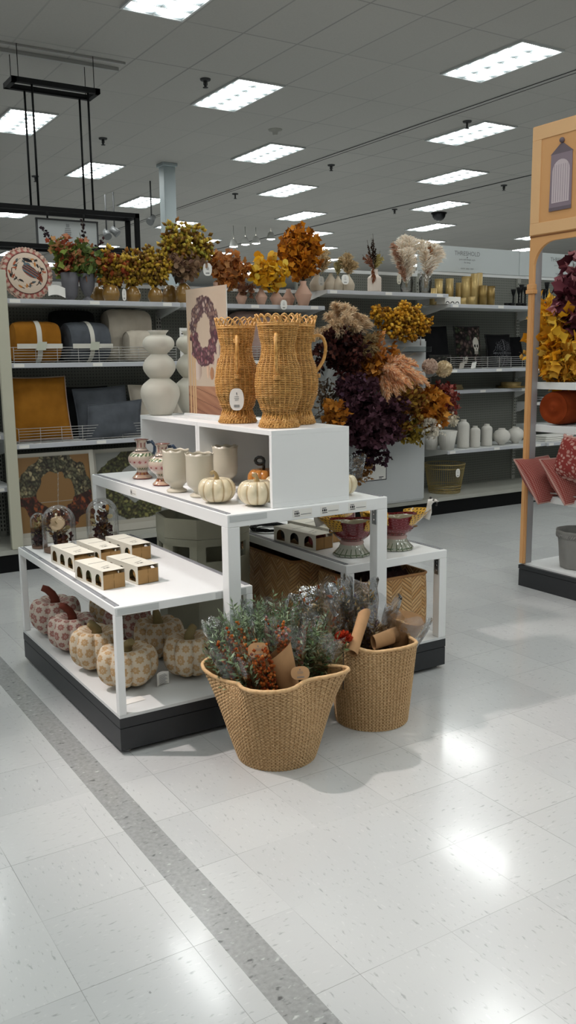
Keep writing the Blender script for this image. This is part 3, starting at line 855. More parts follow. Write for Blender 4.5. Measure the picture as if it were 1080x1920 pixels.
CG = groove_glaze('cream_pumpkin_glaze', 'ddd0b0', 'a17f4a'); SG = mat('tan_stem_glaze', 'b9a173', .3, coat=.4)
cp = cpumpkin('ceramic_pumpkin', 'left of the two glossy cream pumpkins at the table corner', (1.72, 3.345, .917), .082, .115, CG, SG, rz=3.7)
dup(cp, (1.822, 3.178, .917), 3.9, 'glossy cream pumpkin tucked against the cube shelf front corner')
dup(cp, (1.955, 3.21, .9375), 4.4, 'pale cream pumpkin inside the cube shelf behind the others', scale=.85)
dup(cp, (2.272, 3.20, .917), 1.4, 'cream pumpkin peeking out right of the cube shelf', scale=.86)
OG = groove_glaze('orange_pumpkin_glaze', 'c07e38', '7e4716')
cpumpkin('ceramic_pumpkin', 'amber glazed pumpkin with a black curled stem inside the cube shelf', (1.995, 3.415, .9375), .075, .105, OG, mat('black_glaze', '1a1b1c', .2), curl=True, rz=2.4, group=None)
# ---------------------------------------------------------------- picture helper
def picture(fn, w, h, nx, ny):
    """flat printed sheet in the XZ plane facing -Y, colours from fn(u,v)"""
    a = MB(); a.grid(lambda u, v: (u*w, 0, v*h), nx, ny, False, False, lambda u, v: lin(fn(u, v))); return a
def mixt(a, b, k): k = max(0, min(1, k)); return tuple(x+(y-x)*k for x, y in zip(a, b))
def nz(x, y, s): return noise.noise(Vector((x*s, y*s, .3)))
def hx(s): return tuple(int(s[i:i+2], 16)/255 for i in (0, 2, 4))
def cell(x, y, s):
    d, p = noise.voronoi(Vector((x*s, y*s, 0)), distance_metric='DISTANCE', exponent=2.5); return d[0], d[1]-d[0], noise.cell(Vector(p[0])*7.3)
def poster_fn(u, v):
    c = mixt(hx('b3a594'), hx('a3927e'), v*.6+.3*nz(u, v, 4))
    if v < .24:
        k = (v/.24); c = mixt(hx('7d5540'), hx('9c745a'), k+.4*sin((u*2+v*9)*11)*.5)
        if abs((u*.4+v*3) % .25) < .015: c = hx('5a3a2a')
    # distant blurred still life on the floorboards
    for (a, b, rx, ry, cc) in ((.26, .36, .10, .075, 'b9aba0'), (.62, .34, .05, .05, '9a6f50'), (.52, .38, .035, .08, 'c0a48c'), (.86, .5, .05, .1, '7a6a66'), (.80, .40, .06, .06, 'a56e48')):
        if ((u-a)/rx)**2+((v-b)/ry)**2 < 1: c = mixt(hx(cc), hx('6d5546'), max(0, (u-a)/rx)*.5)
    for a, hgt in ((.06, .75), (.13, .66), (.19, .55)):
        if abs(u-a) < .018 and v < hgt: c = hx('b99a72')
    x, y = (u-.44)/.36, (v-.665)/.275; r = sqrt(x*x+y*y)+.16*nz(u, v*1.6, 16)
    if .47 < r < 1.0:
        d0, e, h = cell(u*.66+.1*v, v*.8, 34)
        cs = [hx('7a6258'), hx('8f7c70'), hx('64494a'), hx('a8968a'), hx('83685a')] if v+.1*nz(u, v, 6) > .66 else [hx('6e444b'), hx('8a5f66'), hx('5a3540'), hx('9c7c78'), hx('7c4f50')]
        k = cs[int(abs(h)*4.99) % 5]; c = mixt(k, hx('33252a'), .8-e*2.2)
    return c
def board(name, label, cat, p0, p1, z0, z1, fn, nx, ny, th=.006, lean=.0, rim=None, group=None):
    """picture board from p0 (left) to p1 (right) standing on z0"""
    p0, p1 = Vector((*p0[:2], 0)), Vector((*p1[:2], 0)); d = p1-p0; w = d.length; h = z1-z0
    t = thing(name, label, cat, (p0.x, p0.y, z0), atan2(d.y, d.x), group)
    a = MB(); a.box(0, w, .0006, th, 0, h)
    if rim: pass
    M = Matrix.Rotation(-lean, 4, 'X')
    a.xf(M); a.build('board', rim or PAPER, t)
    a = picture(fn, w, h, nx, ny); a.xf(M); a.build('printed_face', PRINT, t)
    return t
pz = zat(2.09, 4.07, 540)
pl = Vector((2.085, 4.085)); pr2 = P(428, 760, Y=3.60)
q0 = P(353, 700, Y=4.17); q1 = P(427, 700, Y=3.80)
pt = board('wreath_poster', 'upright poster showing a dusky leaf wreath above wooden boards', 'poster', (q0.x, q0.y), (q1.x, q1.y), BXZ+.004, 1.868, poster_fn, 110, 190)
a = MB(); a.box(-.02, .42, -.09, -.02, -.003, .001); a.box(-.02, .42, .006, .09, -.003, .001); a.box(-.02, .42, -.02, -.001, -.003, .012); a.build('stand_base', WHITE2, pt)
# ================================================================ low left table
# glass cloches
GLS = glassmat('clear_glass', (.985, .99, .99), .02, 1.4, .03, gain=.55)
def leaf(mb, p, d, n, L, W, kind, c):
    """one leaf: p base, d direction, n facing normal"""
    d = d.normalized(); s = d.cross(n)
    if s.length < 1e-4: s = d.orthogonal()
    s.normalize(); n = s.cross(d)
    mb.col = c
    if kind == 'oval':
        k = [mb.vert(p), mb.vert(p+d*L*.45+s*W/2+n*W*.12), mb.vert(p+d*L*1.0-n*L*.12), mb.vert(p+d*L*.45-s*W/2+n*W*.12), mb.vert(p+d*L*.5-n*W*.08)]
        for a, b in ((0, 1), (1, 2), (2, 3), (3, 0)): mb.face((k[a], k[b], k[4]), True)
    elif kind == 'round':
        k = [mb.vert(p)]
        for i in range(1, 7): th = pi*2*i/7-pi; k.append(mb.vert(p+d*L*(.5+.5*cos(th))+s*W*.5*sin(th)+n*W*.1*abs(sin(th))))
        mb.face(k, False)
    elif kind == 'lobed':
        c0 = mb.vert(p+d*L*.5-n*W*.10); k = []
        for i in range(15):
            th = 2*pi*i/15; rr = (.39+.10*cos(5*th)+.05*cos(th))
            k.append(mb.vert(p+d*L*(.5+rr*cos(th)*1.05)+s*W*rr*1.15*sin(th)+n*W*.22*(abs(sin(th))**2-.3)))
        for i in range(15): mb.face((c0, k[i], k[(i+1) % 15]), True)
    elif kind == 'blade':
        k = [mb.vert(p-s*W/2), mb.vert(p+s*W/2), mb.vert(p+d*L)]; mb.face(k, False)
    elif kind == 'bud':
        k = [mb.vert(p)]+[mb.vert(p+d*L*.5+(s*cos(i*2*pi/4)+n*sin(i*2*pi/4))*W*.5) for i in range(4)]+[mb.vert(p+d*L)]
        for i in range(4): mb.face((k[0], k[1+(i+1) % 4], k[1+i]), True); mb.face((k[5], k[1+i], k[1+(i+1) % 4]), True)
    mb.col = None
def rv(r): return Vector((r.gauss(0, 1), r.gauss(0, 1), r.gauss(0, 1))).normalized()
def pick(r, pal, v=.25):
    c = lin(r.choice(pal)); k = 1+r.uniform(-v, v); return tuple(min(1, x*k) for x in c)
def spray(stem, leafm, base, dirv, length, spread, nst, nlf, L, W, kind, pal, seed=1, droop=0., t0=.35, fan=1., r0=.02, sr=.0016, jit=.5, tipn=None):
    """stems fanning from base with leaves along them"""
    r = random.Random(seed); base = Vector(base); D = Vector(dirv).normalized()
    for k in range(nst):
        q = rv(r); q -= D*q.dot(D); d = (D+q*spread*(r.random()**.5)*fan).normalized(); ln = length*r.uniform(.72, 1.05)
        b0 = base+Vector((r.uniform(-1, 1), r.uniform(-1, 1), 0))*r0; pts = []
        for i in range(6): s = i/5; pts.append(b0+d*ln*s+Vector((0, 0, -droop*ln*s*s))+q*.03*ln*sin(s*3))
        if stem is not None: stem.tube(pts, [sr*(1.2-s*.12) for s in range(6)], 3, cap=False)
        for j in range(nlf):
            s = t0+(1-t0)*(j+r.random())/nlf; i = min(int(s*5), 4); p = pts[i].lerp(pts[i+1], s*5-i); tg = (pts[i+1]-pts[i]).normalized()
            o = rv(r); o -= tg*o.dot(tg); dd = (tg*.55+o.normalized()*(.5+jit)).normalized()
            if j == nlf-1: dd = tg
            sz = r.uniform(.75, 1.2)
            leaf(leafm, p, dd, rv(r), L*sz, W*sz, kind, pick(r, pal))
def plume(mb, base, d, L, W, pal, seed, n=110, droop=.25, flat=0.):
    n = int(n*1.5)
    """feathery pampas head: many fine fibres round a bending axis"""
    r = random.Random(seed); base = Vector(base); d = Vector(d).normalized(); side = rv(r); side -= d*side.dot(d); side.normalize()
    for k in range(n):
        s = (k+r.random())/n; ax = base+d*L*s*.9+Vector((0, 0, -droop*L*s*s))
        q = rv(r); q -= d*q.dot(d); q.normalize()
        w = W*(sin(pi*min(1, s*.85+.12))**.8); e = (d*.9+q*.8-Vector((0, 0, .5*droop))).normalized()
        ln = w*r.uniform(.8, 1.5); sd = e.cross(rv(r)).normalized()*.0027*(1+L*3)
        c = pick(r, pal, .15); mid = ax+e*ln*.55+q*ln*.1; tip = ax+e*ln-Vector((0, 0, ln*.25)); mb.col = c
        a = [mb.vert(ax-sd*.5), mb.vert(ax+sd*.5), mb.vert(mid+sd), mb.vert(mid-sd), mb.vert(tip)]
        mb.face((a[0], a[1], a[2], a[3]), False); mb.face((a[3], a[2], a[4]), False); mb.col = None
def cloche(label, loc, R, hh, seed, moon=False):
    t = thing('glass_cloche', label, 'glass cloche', loc, 0, 'glass cloches')
    a = MB(); a.lathe([(.001, 0), (R*.93, 0), (R*.93, .012), (.001, .012)], 32); a.build('wooden_base', mat('cloche_wood', '8d6a52', .6, var=.2, vs=30), t)
    a = MB(); a.lathe([(R, .001)]+[(R, hh*.15), (R, hh*.4)]+[(R*cos(k*pi/20), hh-R*1.02+R*1.02*sin(k*pi/20)) for k in range(11)], 40, closeb=False)
    a.build('glass_dome', GLS, t)
    s = MB(); l = MB()
    spray(s, l, (0, 0, .012), (0, 0, 1), hh*.72, .30 if R > .05 else .12, 8, 10, .028, .022, 'round', ['6f4a2a', 'a7793a', 'c2b48c', '55352a', '7c6e43', '3f2a2c'], seed, r0=R*.3)
    spray(None, l, (0, 0, .012), (0, 0, 1), hh*.34, .7, 10, 9, .026, .024, 'oval', ['3c2227', '4d2c30', '6a4838', '2f1f22'], seed+1, r0=R*.4, t0=.1)
    s.build('twig', STEM, t); l.build('dried_flower', LEAF, t)
    if moon:
        a = MB(); a.poly([(.040*cos(2*pi*i/20)*(1+.08*sin(3*i)), .034*sin(2*pi*i/20), .006*sin(i)) for i in range(20)], (0, 0, .002)); a.xf(frame_xf((-.02, -.04, hh*.64), (.86, -.5, .1), (.05, .1, 1))); a.build('round_petal', mat('petal_cream', 'cdb391', .7), t)
    return t
cloche('narrow glass cloche, shortest, at the left end of the table', (1.238, 4.365, .598), .040, .178, 3)
cloche('tall glass cloche with a round cream petal in front of dark flowers', (1.30, 4.235, .598), .082, .228, 5, True)
cloche('tall glass cloche with brown leaf and dark red dried flowers, right one', (1.565, 4.345, .598), .082, .225, 8)
# cartons of little pumpkins
SLV = mat('carton_white', 'd6d2c4', .6); KI = mat('carton_kraft', 'a37e4c', .75, var=.1, vs=40)
def arch_panel(mb, L, H, n, x, th=.0012):
    """side wall along Y with n arched windows, at x"""
    cw = L/n; r = cw*.30; wb = H*.12; hh = H*.45
    for k in range(n):
        c = cw*(k+.5); y0, y1 = cw*k, cw*(k+1)
        mb.box(x, x+th, y0, c-r, 0, H); mb.box(x, x+th, c+r, y1, 0, H); mb.box(x, x+th, c-r, c+r, 0, wb)
        m = 8
        for q in range(m):
            a0, a1 = pi-pi*q/m, pi-pi*(q+1)/m
            p = [(c+r*cos(a0), hh+r*.9*sin(a0)), (c+r*cos(a1), hh+r*.9*sin(a1)), (c+r*cos(a1), H), (c+r*cos(a0), H)]
            b = len(mb.v)
            for xx in (x, x+th):
                for yy, zz in p: mb.vert((xx, yy, zz))
            mb.face((b, b+1, b+2, b+3)); mb.face((b+7, b+6, b+5, b+4)); mb.face((b, b+4, b+5, b+1))
def mini(mb, c, R, lobes=8):
    def fn(u, v):
        th = 2*pi*u; ph = pi*v; r = R*sin(ph)*(.86+.14*abs(cos(lobes/2*th))); return (c[0]+r*cos(th), c[1]+r*sin(th), c[2]-R*.82*cos(ph))
    mb.grid(fn, 24, 8, True)
def carton(label, loc, rz, pump, group, W=.10, L=.27, Hh=.078):
    t = thing('pumpkin_carton', label, 'carton', loc, rz, group)
    a = MB(); arch_panel(a, L, Hh, 3, 0); arch_panel(a, L, Hh, 3, W-.0012)
    a.box(0, W, 0, L, Hh-.0012, Hh); a.build('sleeve', SLV, t)
    a = MB(); a.box(.002, W-.002, .001, L-.001, 0, .0015)
    for yy in (.001, L-.003): a.box(.002, W/2-.001, yy, yy+.002, 0, Hh*.78); a.box(W/2+.001, W-.002, yy, yy+.002, 0, Hh*.78)
    a.build('kraft_tray', KI, t)
    for k in range(3):
        a = MB(); mini(a, (W*.5, L*(k+.5)/3, .0385), .0445); o = a.build('small_pumpkin', pump[k], t)
        a = MB(); a.tube([(W*.5, L*(k+.5)/3, .06), (W*.5+.004, L*(k+.5)/3, Hh-.004)], [.005, .006], 6); a.build('pumpkin_stem', mat('mini_stem', '8a6a40', .7), o)
        
    a = MB(); z = Hh+.0004
    a.obox((W*.55, L*.62, z), (W*.42, .004, 0), (.0, .0012, 0), (0, 0, .0002)); a.obox((W*.5, L*.30, z), (W*.22, .01, 0), (0, .0012, 0), (0, 0, .0002))
    text_mb('Fall', .022, b2 := MB()); b2.xf(Matrix.Translation((W*.45, L*.17, z+.0003)) @ Matrix.Rotation(.2, 4, 'Z')); 
    for v, in ((0,),): pass
    n0 = len(a.v); a.v += b2.v; a.f += [tuple(i+n0 for i in f) for f in b2.f]; a.sm += b2.sm; a.mi += b2.mi
    a.build('sleeve_print', INK, t); return t
PG = mat('mini_pumpkin_green', '7e8463', .6, var=.3, vs=60); PO = mat('mini_pumpkin_tan', 'b58a4e', .6, var=.3, vs=60); PB = mat('mini_pumpkin_cream', 'c9bd96', .6, var=.2, vs=60)
c0 = carton('white carton of small pumpkins nearest the table edge, front left', (*P(194, 1107, Z=.598)[:2], .598), .10, (PO, PG, PG), 'cartons of small pumpkins')
for (u, v), rz, lab in (((259, 1097), .13, 'white carton of small pumpkins, front right of the group'), ((140, 1073), .08, 'white carton of small pumpkins, leftmost beside the cloches'), ((190, 1062), .08, 'white carton of small pumpkins in the middle, partly hidden'), ((248, 1053), .1, 'white carton of small pumpkins, farthest back')):
    q = P(u, v, Z=.598); dup(c0, (q.x, q.y, .598), rz, lab)
# fabric pumpkins
def patterned(name, base, motif, base2=None):
    m, nt, b = newmat(name); x, y, z, vec = coord('UV')
    gx = x*16.; gy = y*7.; row = gy.fl(); sh = (row*.5).fr()
    fx = (gx+sh).fr()-.5; fy = gy.fr()-.5
    r = N.m('SQRT', fx*fx+fy*fy); th = N.m('ARCTAN2', fy, fx)
    edge = .39+N.m('COSINE', th*8.)*.05
    inm = ((edge-r)*18.).cl(); ringg = ((r-.10).ab() < .022)
    mot = inm*(1-ringg*.8)
    c = mixc(noi(40., coord()[3], 2), lin(base), lin(base2 or base))
    setc(b, mixc(mot*.72, c, lin(motif))); b.inputs['Roughness'].default_value = .95; b.inputs['Specular IOR Level'].default_value = .1
    w = N.m('SINE', x*900.)*N.m('SINE', y*420.); bump(b, w+noi(200., coord()[3], 2)*2., .35, .0015); return m
FR_ = patterned('damask_red', 'cbbfb2', '8e3a38', 'c4b5a8'); FBg = patterned('damask_tan', 'd2c6b2', 'b08448', 'c8baa3')
STR = mat('rust_velvet', '6f2e1a', .8, var=.2, vs=30); STO = mat('olive_velvet', '8a7a52', .85, var=.2, vs=30)
def fpumpkin(label, loc, rz, R, hh, m, sm, lobes=7, tilt=(0, 0), sl=1.):
    t = thing('fabric_pumpkin', label, 'fabric pumpkin', loc, rz, 'patterned fabric pumpkins under the table')
    t.rotation_euler = (tilt[0], tilt[1], rz)
    def fn(u, v):
        th = 2*pi*u; ph = pi*v; g = abs(cos(lobes/2*th))**.6
        r = R*(sin(ph)**.62)*(.80+.20*g) if 0 < v < 1 else .0
        z = hh/2*(1-cos(ph))*(1.)-.22*hh*max(0, (v-.7)/.3)**1.6-.0; z += .05*hh*(g-.5)*sin(ph)*(1 if v > .5 else -1)*1.2 + .06*hh*(1-v)
        return (r*cos(th), r*sin(th), max(z, .001))
    a = MB(); a.grid(fn, 112, 32, True); a.build('padded_body', m, t)
    a = MB(); z0 = hh*.72; a.tube([(0, 0, z0), (0, 0, hh*.9), (.012, .0, hh*(.93+.10*sl)), (.018+.018*sl, 0, hh*(.97+.18*sl)), (.024+.036*sl, 0, hh*(1.0+.2*sl))], [.028, .022, .0195, .0185, .016], 10); a.build('velvet_stem', sm, t)
    return t
zb = BZ+.001
f0 = fpumpkin('red patterned fabric pumpkin, leftmost, tall rust stem', (1.275, 4.285, zb), 2.7, .128, .20, FR_, STR)
dup(f0, (1.265, 3.99, zb), 2.9, 'red patterned fabric pumpkin, second from the left, rust stem', scale=(.92, .92, .93))
f1 = fpumpkin('tan patterned fabric pumpkin between the red ones and the front table leg', (1.27, 3.67, zb), 2.9, .122, .205, FBg, STO, sl=.25)
dup(f1, (1.302, 3.40, zb), 5.0, 'tan patterned fabric pumpkin behind the front leg with a white care label', scale=(1.08, 1.08, .93))
dup(f1, (1.575, 3.36, zb), .4, 'tan patterned fabric pumpkin at the right front, beside the seagrass basket', scale=(.98, .98, 1.0))
dup(f1, (1.56, 3.66, zb), 1.4, 'shaded tan fabric pumpkin behind the right front one', scale=.98)
dup(f0, (1.54, 3.98, zb), 1., 'shaded red patterned fabric pumpkin at the middle back', scale=.95)
dup(f1, (1.56, 4.27, zb), 2., 'shaded tan fabric pumpkin at the far back right', scale=.9)
q = P(285, 1290, Z=BZ)
t = thing('care_label', 'white printed care label lying beside the tan fabric pumpkin', 'label', (1.395, 3.305, BZ+.002), .35)
a = MB(); a.grid(lambda u, v: (u*.065, .004*sin(u*5), .002+v*.055+.004*sin(u*4)), 8, 6); a.build('card', PAPER, t)
a = MB()
for k in range(9): a.box(.008, .055-.006*(k % 3), -.0045, -.004, .008+k*.005, .0095+k*.005)
a.build('label_print', INKG, t)
a = MB(); a.box(0, .09, 0, .05, 0, .0006)
tag(a.build('paper_card', PAPER, loc=(*P(236, 1322, Z=BZ)[:2], BZ+.001), rz=.1), 'small white paper lying on the deck at the front table leg', 'card')
# ---------------------------------------------------------------- hexagonal crate under the middle table
SAGE = mat('sage_painted_wood', 'a6a693', .6, var=.12, vs=8)
cx, cy, rr = 2.02, 4.10, .245; zt = zat(1.83, 4.2, 962)
t = thing('hexagonal_crate', 'sage green wooden hexagonal crate with square openings under the middle table', 'crate', (cx, cy, 0))
def hexring(mb, r0, r1, z0, z1, n=8, ph=.2):
    for k in range(n):
        a0, a1 = ph+2*pi*k/n, ph+2*pi*(k+1)/n; b = len(mb.v)
        for r in (r0, r1):
            for aa in (a0, a1):
                for z in (z0, z1): mb.vert((r*cos(aa), r*sin(aa), z))
        for f in ((0, 2, 3, 1), (4, 5, 7, 6), (1, 3, 7, 5), (0, 4, 6, 2)): mb.face([b+i for i in f])
a = MB(); hexring(a, rr, rr-.014, zt-.10, zt); a.build('upper_band', SAGE, t)
a = MB(); hexring(a, rr-.004, rr-.018, 0.003, zt-.32); a.lathe([(.001, .02), (rr-.03, .02)], 8); a.build('lower_band', SAGE, t)
a = MB(); hexring(a, rr-.002, rr-.016, zt-.102, zt-.14); hexring(a, rr-.002, rr-.016, zt-.22, zt-.33)
for k in range(8):
    for s_ in (-.28, .28):
        aa = .2+2*pi*(k+.5)/8+s_; a2 = .2+2*pi*(k+.5)/8
        c_ = Vector((cos(a2), sin(a2), 0)); sd = Vector((-sin(a2), cos(a2), 0)); R_ = (rr-.009)*cos(pi/8)
        a.obox(c_*R_+sd*(s_*R_*1.15)+Vector((0, 0, zt-.18)), sd*.022, c_*.007, (0, 0, .045))
a.build('window_panel', SAGE, t)
# ================================================================ right low table
RG = mat('red_glaze', '7d1c22', .15, var=.2, vs=40, coat=.6); YG = mat('x', 'c99b2e', .2)
def turkey_mats():
    m, nt, b = newmat('ochre_dotted_glaze'); x, y, z, vec = coord('UV')
    gx = x*15.; gy = y*5.; fx = (gx+(gy.fl()*.5)).fr()-.5; fy = gy.fr()-.5
    d = ((.27-N.m('SQRT', fx*fx*1.6+fy*fy))*20.).cl()
    setc(b, mixc(d, lin('cf9f38'), lin('3c2a18'))); b.inputs['Roughness'].default_value = .15; b.inputs['Coat Weight'].default_value = .5
    m2, nt, b = newmat('crimson_scale_glaze'); x, y, z, vec = coord('UV')
    gx = x*14.; gy = y*5.; fx = (gx+(gy.fl()*.5)).fr()-.5; fy = gy.fr()-.5
    rr_ = N.m('SQRT', fx*fx+fy*fy); d = ((rr_-.36).ab() < .05)
    setc(b, mixc(d*.6, lin('64131a'), lin('93424c'))); b.inputs['Roughness'].default_value = .12; b.inputs['Coat Weight'].default_value = .6
    m3, nt, b = newmat('sage_leaf_glaze'); x, y, z, vec = coord('UV')
    gx = x*20.; fx = gx.fr()-.5; fy = (y*1.)-.5
    d = ((fx-fy.ab()*.5).ab() < .09)*(fy.ab() < .3); d2 = fy.ab() < .04
    setc(b, mixc((d+d2).cl(), lin('a9ab9c'), lin('4b5b3f'))); b.inputs['Roughness'].default_value = .15; b.inputs['Coat Weight'].default_value = .5
    return m, m2, m3
OD, CR, SL = turkey_mats()
PKB = mat('pink_band_glaze', 'b99a92', .2, coat=.4)
def turkey(label, loc, rz):
    t = thing('turkey_bowl', label, 'ceramic bowl', loc, rz, 'painted turkey bowls on pedestals')
    a = MB(); a.lathe([(.001, .001), (.078, .001), (.082, .006), (.072, .016), (.056, .034), (.05, .05)], 64, rf=lambda th, v: 1+.045*(1-v)*cos(9*th)); a.build('pedestal_foot', SL, t)
    a = MB(); a.lathe([(.05, .049), (.053, .056), (.05, .064), (.05, .068)], 40, closeb=False); a.build('collar', PKB, t)
    # boat shaped bowl: long axis X
    def bowl(u, v, x0=-1, x1=1):
        th = 2*pi*u; r = (.050+.030*(sin(pi/2*min(1, v*2.6)))); sx = 1+.2*v*v; return (r*sx*cos(th), r*(1-.02*v)*sin(th), .066+.085*v+.010*v*abs(cos(th)))
    a = MB(); a.grid(bowl, 64, 12, True); a.build('red_body', CR, t)
    a = MB(); a.grid(lambda u, v: ((.098-.01*v)*cos(2*pi*u)*(1-.15*v), .077*sin(2*pi*u)*(1-.15*v), .141-.045*v*v+.010*abs(cos(2*pi*u))), 48, 5, True, flip=True); a.grid(lambda u, v: (.10*(1-v)*cos(2*pi*u), .06*(1-v)*sin(2*pi*u), .102-.01*v), 32, 3, True, flip=True); a.build('inner_bowl', mat('inner_glaze', '8f876e', .15, coat=.4), t)
    for s in (1, -1):
        def wing(u, v, s=s, o=0.):
            th = (u-.5)*pi*.72; k = v
            r = .074+.012*k+.060*k*max(0, cos(th))**1.3; zz = .104+.052*k+.022*k*max(0, cos(th))+.012*abs(sin(th))*(1-k)
            return (s*((r+o)*cos(th)+.012), (r*(1-.10*k)+o)*sin(th)*.98, zz)
        a = MB(); a.grid(wing, 48, 10, flip=(s < 0)); a.grid(lambda u, v: wing(u, v, s, -.004), 48, 10, flip=(s > 0)); a.build('wing', OD, t)
    # head and neck at +X
    a = MB(); a.tube([(.135, 0, .135), (.150, 0, .165), (.152, 0, .195), (.156, 0, .212), (.170, 0, .216)], [.022, .014, .0105, .014, .011], 12); a.tube([(.176, 0, .216), (.196, 0, .210)], [.008, .001], 8); a.build('neck_and_head', mat('white_bird_glaze', 'd5d0c8', .15, coat=.5), t)
    a = MB()
    for s in (-1, 1): a.sphere((.167, s*.011, .219), .0035, 8, 6)
    a.sphere((.158, 0, .228), .006, 8, 6); a.tube([(.188, 0, .208), (.184, 0, .19)], [.003, .004], 6); a.build('head_marks', mat('dark_glaze', '1f1c1c', .15), t)
    # tail fan at -X
    a = MB()
    for k in range(7):
        an = (k-3)*.30; dr = Vector((-.35, sin(an)*.9, cos(an)))
        p = Vector((-.13, 0, .135)); a.tube([p, p+dr*.03, p+dr*.055], [.008, .013, .004], 8)
    a.build('tail_fan', OD, t)
    return t
tk = turkey('painted turkey bowl in front, seen through the middle table leg gap', (2.425, 3.335, .60), 2.6); tk.scale = (1.1, 1.1, 1.07)
dup(tk, (2.68, 3.325, .60), -.45, 'painted turkey bowl at the right with its white head raised')
dup(tk, (2.62, 3.72, .60), .9, 'painted turkey bowl behind the other two')
BK = mat('mini_pumpkin_black', '1f1e1c', .4); RD = mat('mini_pumpkin_red', '6e1f22', .35)
c1 = carton('white carton with round red and black pumpkins on the right table', (2.33, 3.50, .60), .12, (RD, BK, BK), 'cartons of dark pumpkins', .11, .33, .075)
dup(c1, (2.475, 3.60, .60), .12, 'second white carton of dark pumpkins, just behind the first')
t = thing('dark_wreath', 'low dark wire wreath lying on the right table behind the cartons', 'wreath', (2.42, 4.08, .602))
a = MB()
for k in range(6): a.tube([((.08+.006*k)*cos(2*pi*i/24)+.004*sin(i*3+k), (.08+.006*k)*sin(2*pi*i/24), .012+.006*sin(i+k)) for i in range(24)], .004, 5, closed=True)
a.build('twisted_twig', BLACK2, t)
# woven storage baskets beneath
def herring():
    m, nt, b = newmat('herringbone_seagrass'); x, y, z, vec = coord('UV')
    # UV.x runs in metres around, UV.y in metres up
    cw = .06; gx = x/cw; ix = gx.fl(); fx = gx.fr()
    par = (ix*.5).fr()*4-1.
    w = y+par*fx*cw*.8
    band = (w/.019).fr(); bi = (w/.019).fl()
    tone = wht(comb(bi, ix, 1.))
    gap = (band < .14).mx(band > .9)
    fib = noi(1., comb(x*30., w*600., 0.), 2)
    c = mixc(tone, lin('c39259'), lin('e0b884')); c = mixc(((fib-.45)*2.5).cl()*.5, c, lin('9a6c3e')); c = mixc(gap*.6, c, lin('6a4522'))
    setc(b, c); b.inputs['Roughness'].default_value = .7
    bump(b, N.m('SINE', band*pi)+fib*.3, .8, .006); return m
HB = herring()
def storage_basket(label, x0, x1, y0, y1, z0, hh, group='herringbone storage baskets'):
    t = thing('storage_basket', label, 'storage basket', ((x0+x1)/2, (y0+y1)/2, z0), 0, group)
    w, d = (x1-x0)/2, (y1-y0)/2; per = []
    rc = .03
    for cx_, cy_, a0 in ((w-rc, -d+rc, -pi/2), (w-rc, d-rc, 0), (-w+rc, d-rc, pi/2), (-w+rc, -d+rc, pi)):
        for k in range(5): aa = a0+k*pi/8; per.append((cx_+rc*cos(aa), cy_+rc*sin(aa)))
    per.append(per[0]); Ls = [0]
    for p, q in zip(per, per[1:]): Ls.append(Ls[-1]+math.dist(p, q))
    a = MB(); n = len(per)
    for side, off in ((1, 0), (-1, .008)):
        b = len(a.v)
        for j in range(9):
            z = hh*j/8
            for i, (px, py) in enumerate(per):
                bul = 1+.02*sin(pi*j/8); k = a.vert((px*bul*(1-off/w), py*bul*(1-off/d), z+.004*sin(Ls[i]*40)*(j == 8))); a.uv[k] = (Ls[i], z)
        for j in range(8):
            for i in range(n-1):
                q = (b+j*n+i, b+j*n+i+1, b+(j+1)*n+i+1, b+(j+1)*n+i); a.face(q if side > 0 else q[::-1], True)
    b = len(a.v)
    o = a.build('woven_side', HB, t)
    uvl = o.data.uv_layers[0].data
    for p in o.data.polygons:
        for l_ in p.loop_indices: uvl[l_].uv = a.uv[o.data.loops[l_].vertex_index]
    a = MB(); a.box(-w+.005, w-.005, -d+.005, d-.005, 0, .006); a.build('base', mat('basket_base', '7d5a38', .8), t)
    a = MB(); a.tube([(p[0], p[1], hh) for p in per[:-1]], .007, 6, closed=True); a.build('rim', mat('basket_rim', 'a8794a', .75, var=.2, vs=40), t)
    return t
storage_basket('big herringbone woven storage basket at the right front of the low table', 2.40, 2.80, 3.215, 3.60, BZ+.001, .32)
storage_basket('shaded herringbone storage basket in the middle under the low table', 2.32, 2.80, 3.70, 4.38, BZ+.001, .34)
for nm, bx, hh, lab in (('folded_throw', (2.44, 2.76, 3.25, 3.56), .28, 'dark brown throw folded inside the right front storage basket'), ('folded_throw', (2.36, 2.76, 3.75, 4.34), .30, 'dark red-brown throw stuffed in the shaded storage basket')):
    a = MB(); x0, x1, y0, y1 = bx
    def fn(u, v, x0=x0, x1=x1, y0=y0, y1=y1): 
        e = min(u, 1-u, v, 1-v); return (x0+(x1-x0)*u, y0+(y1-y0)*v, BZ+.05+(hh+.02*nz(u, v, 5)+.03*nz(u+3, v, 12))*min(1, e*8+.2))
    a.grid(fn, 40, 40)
    t = tag(a.build(nm, mat('dark_chocolate_knit', '22130f', .95, c2='3a1512', vs=12, bmp=.8, bs=120, bd=.005)), lab, 'throw blanket', 'throws in storage baskets')
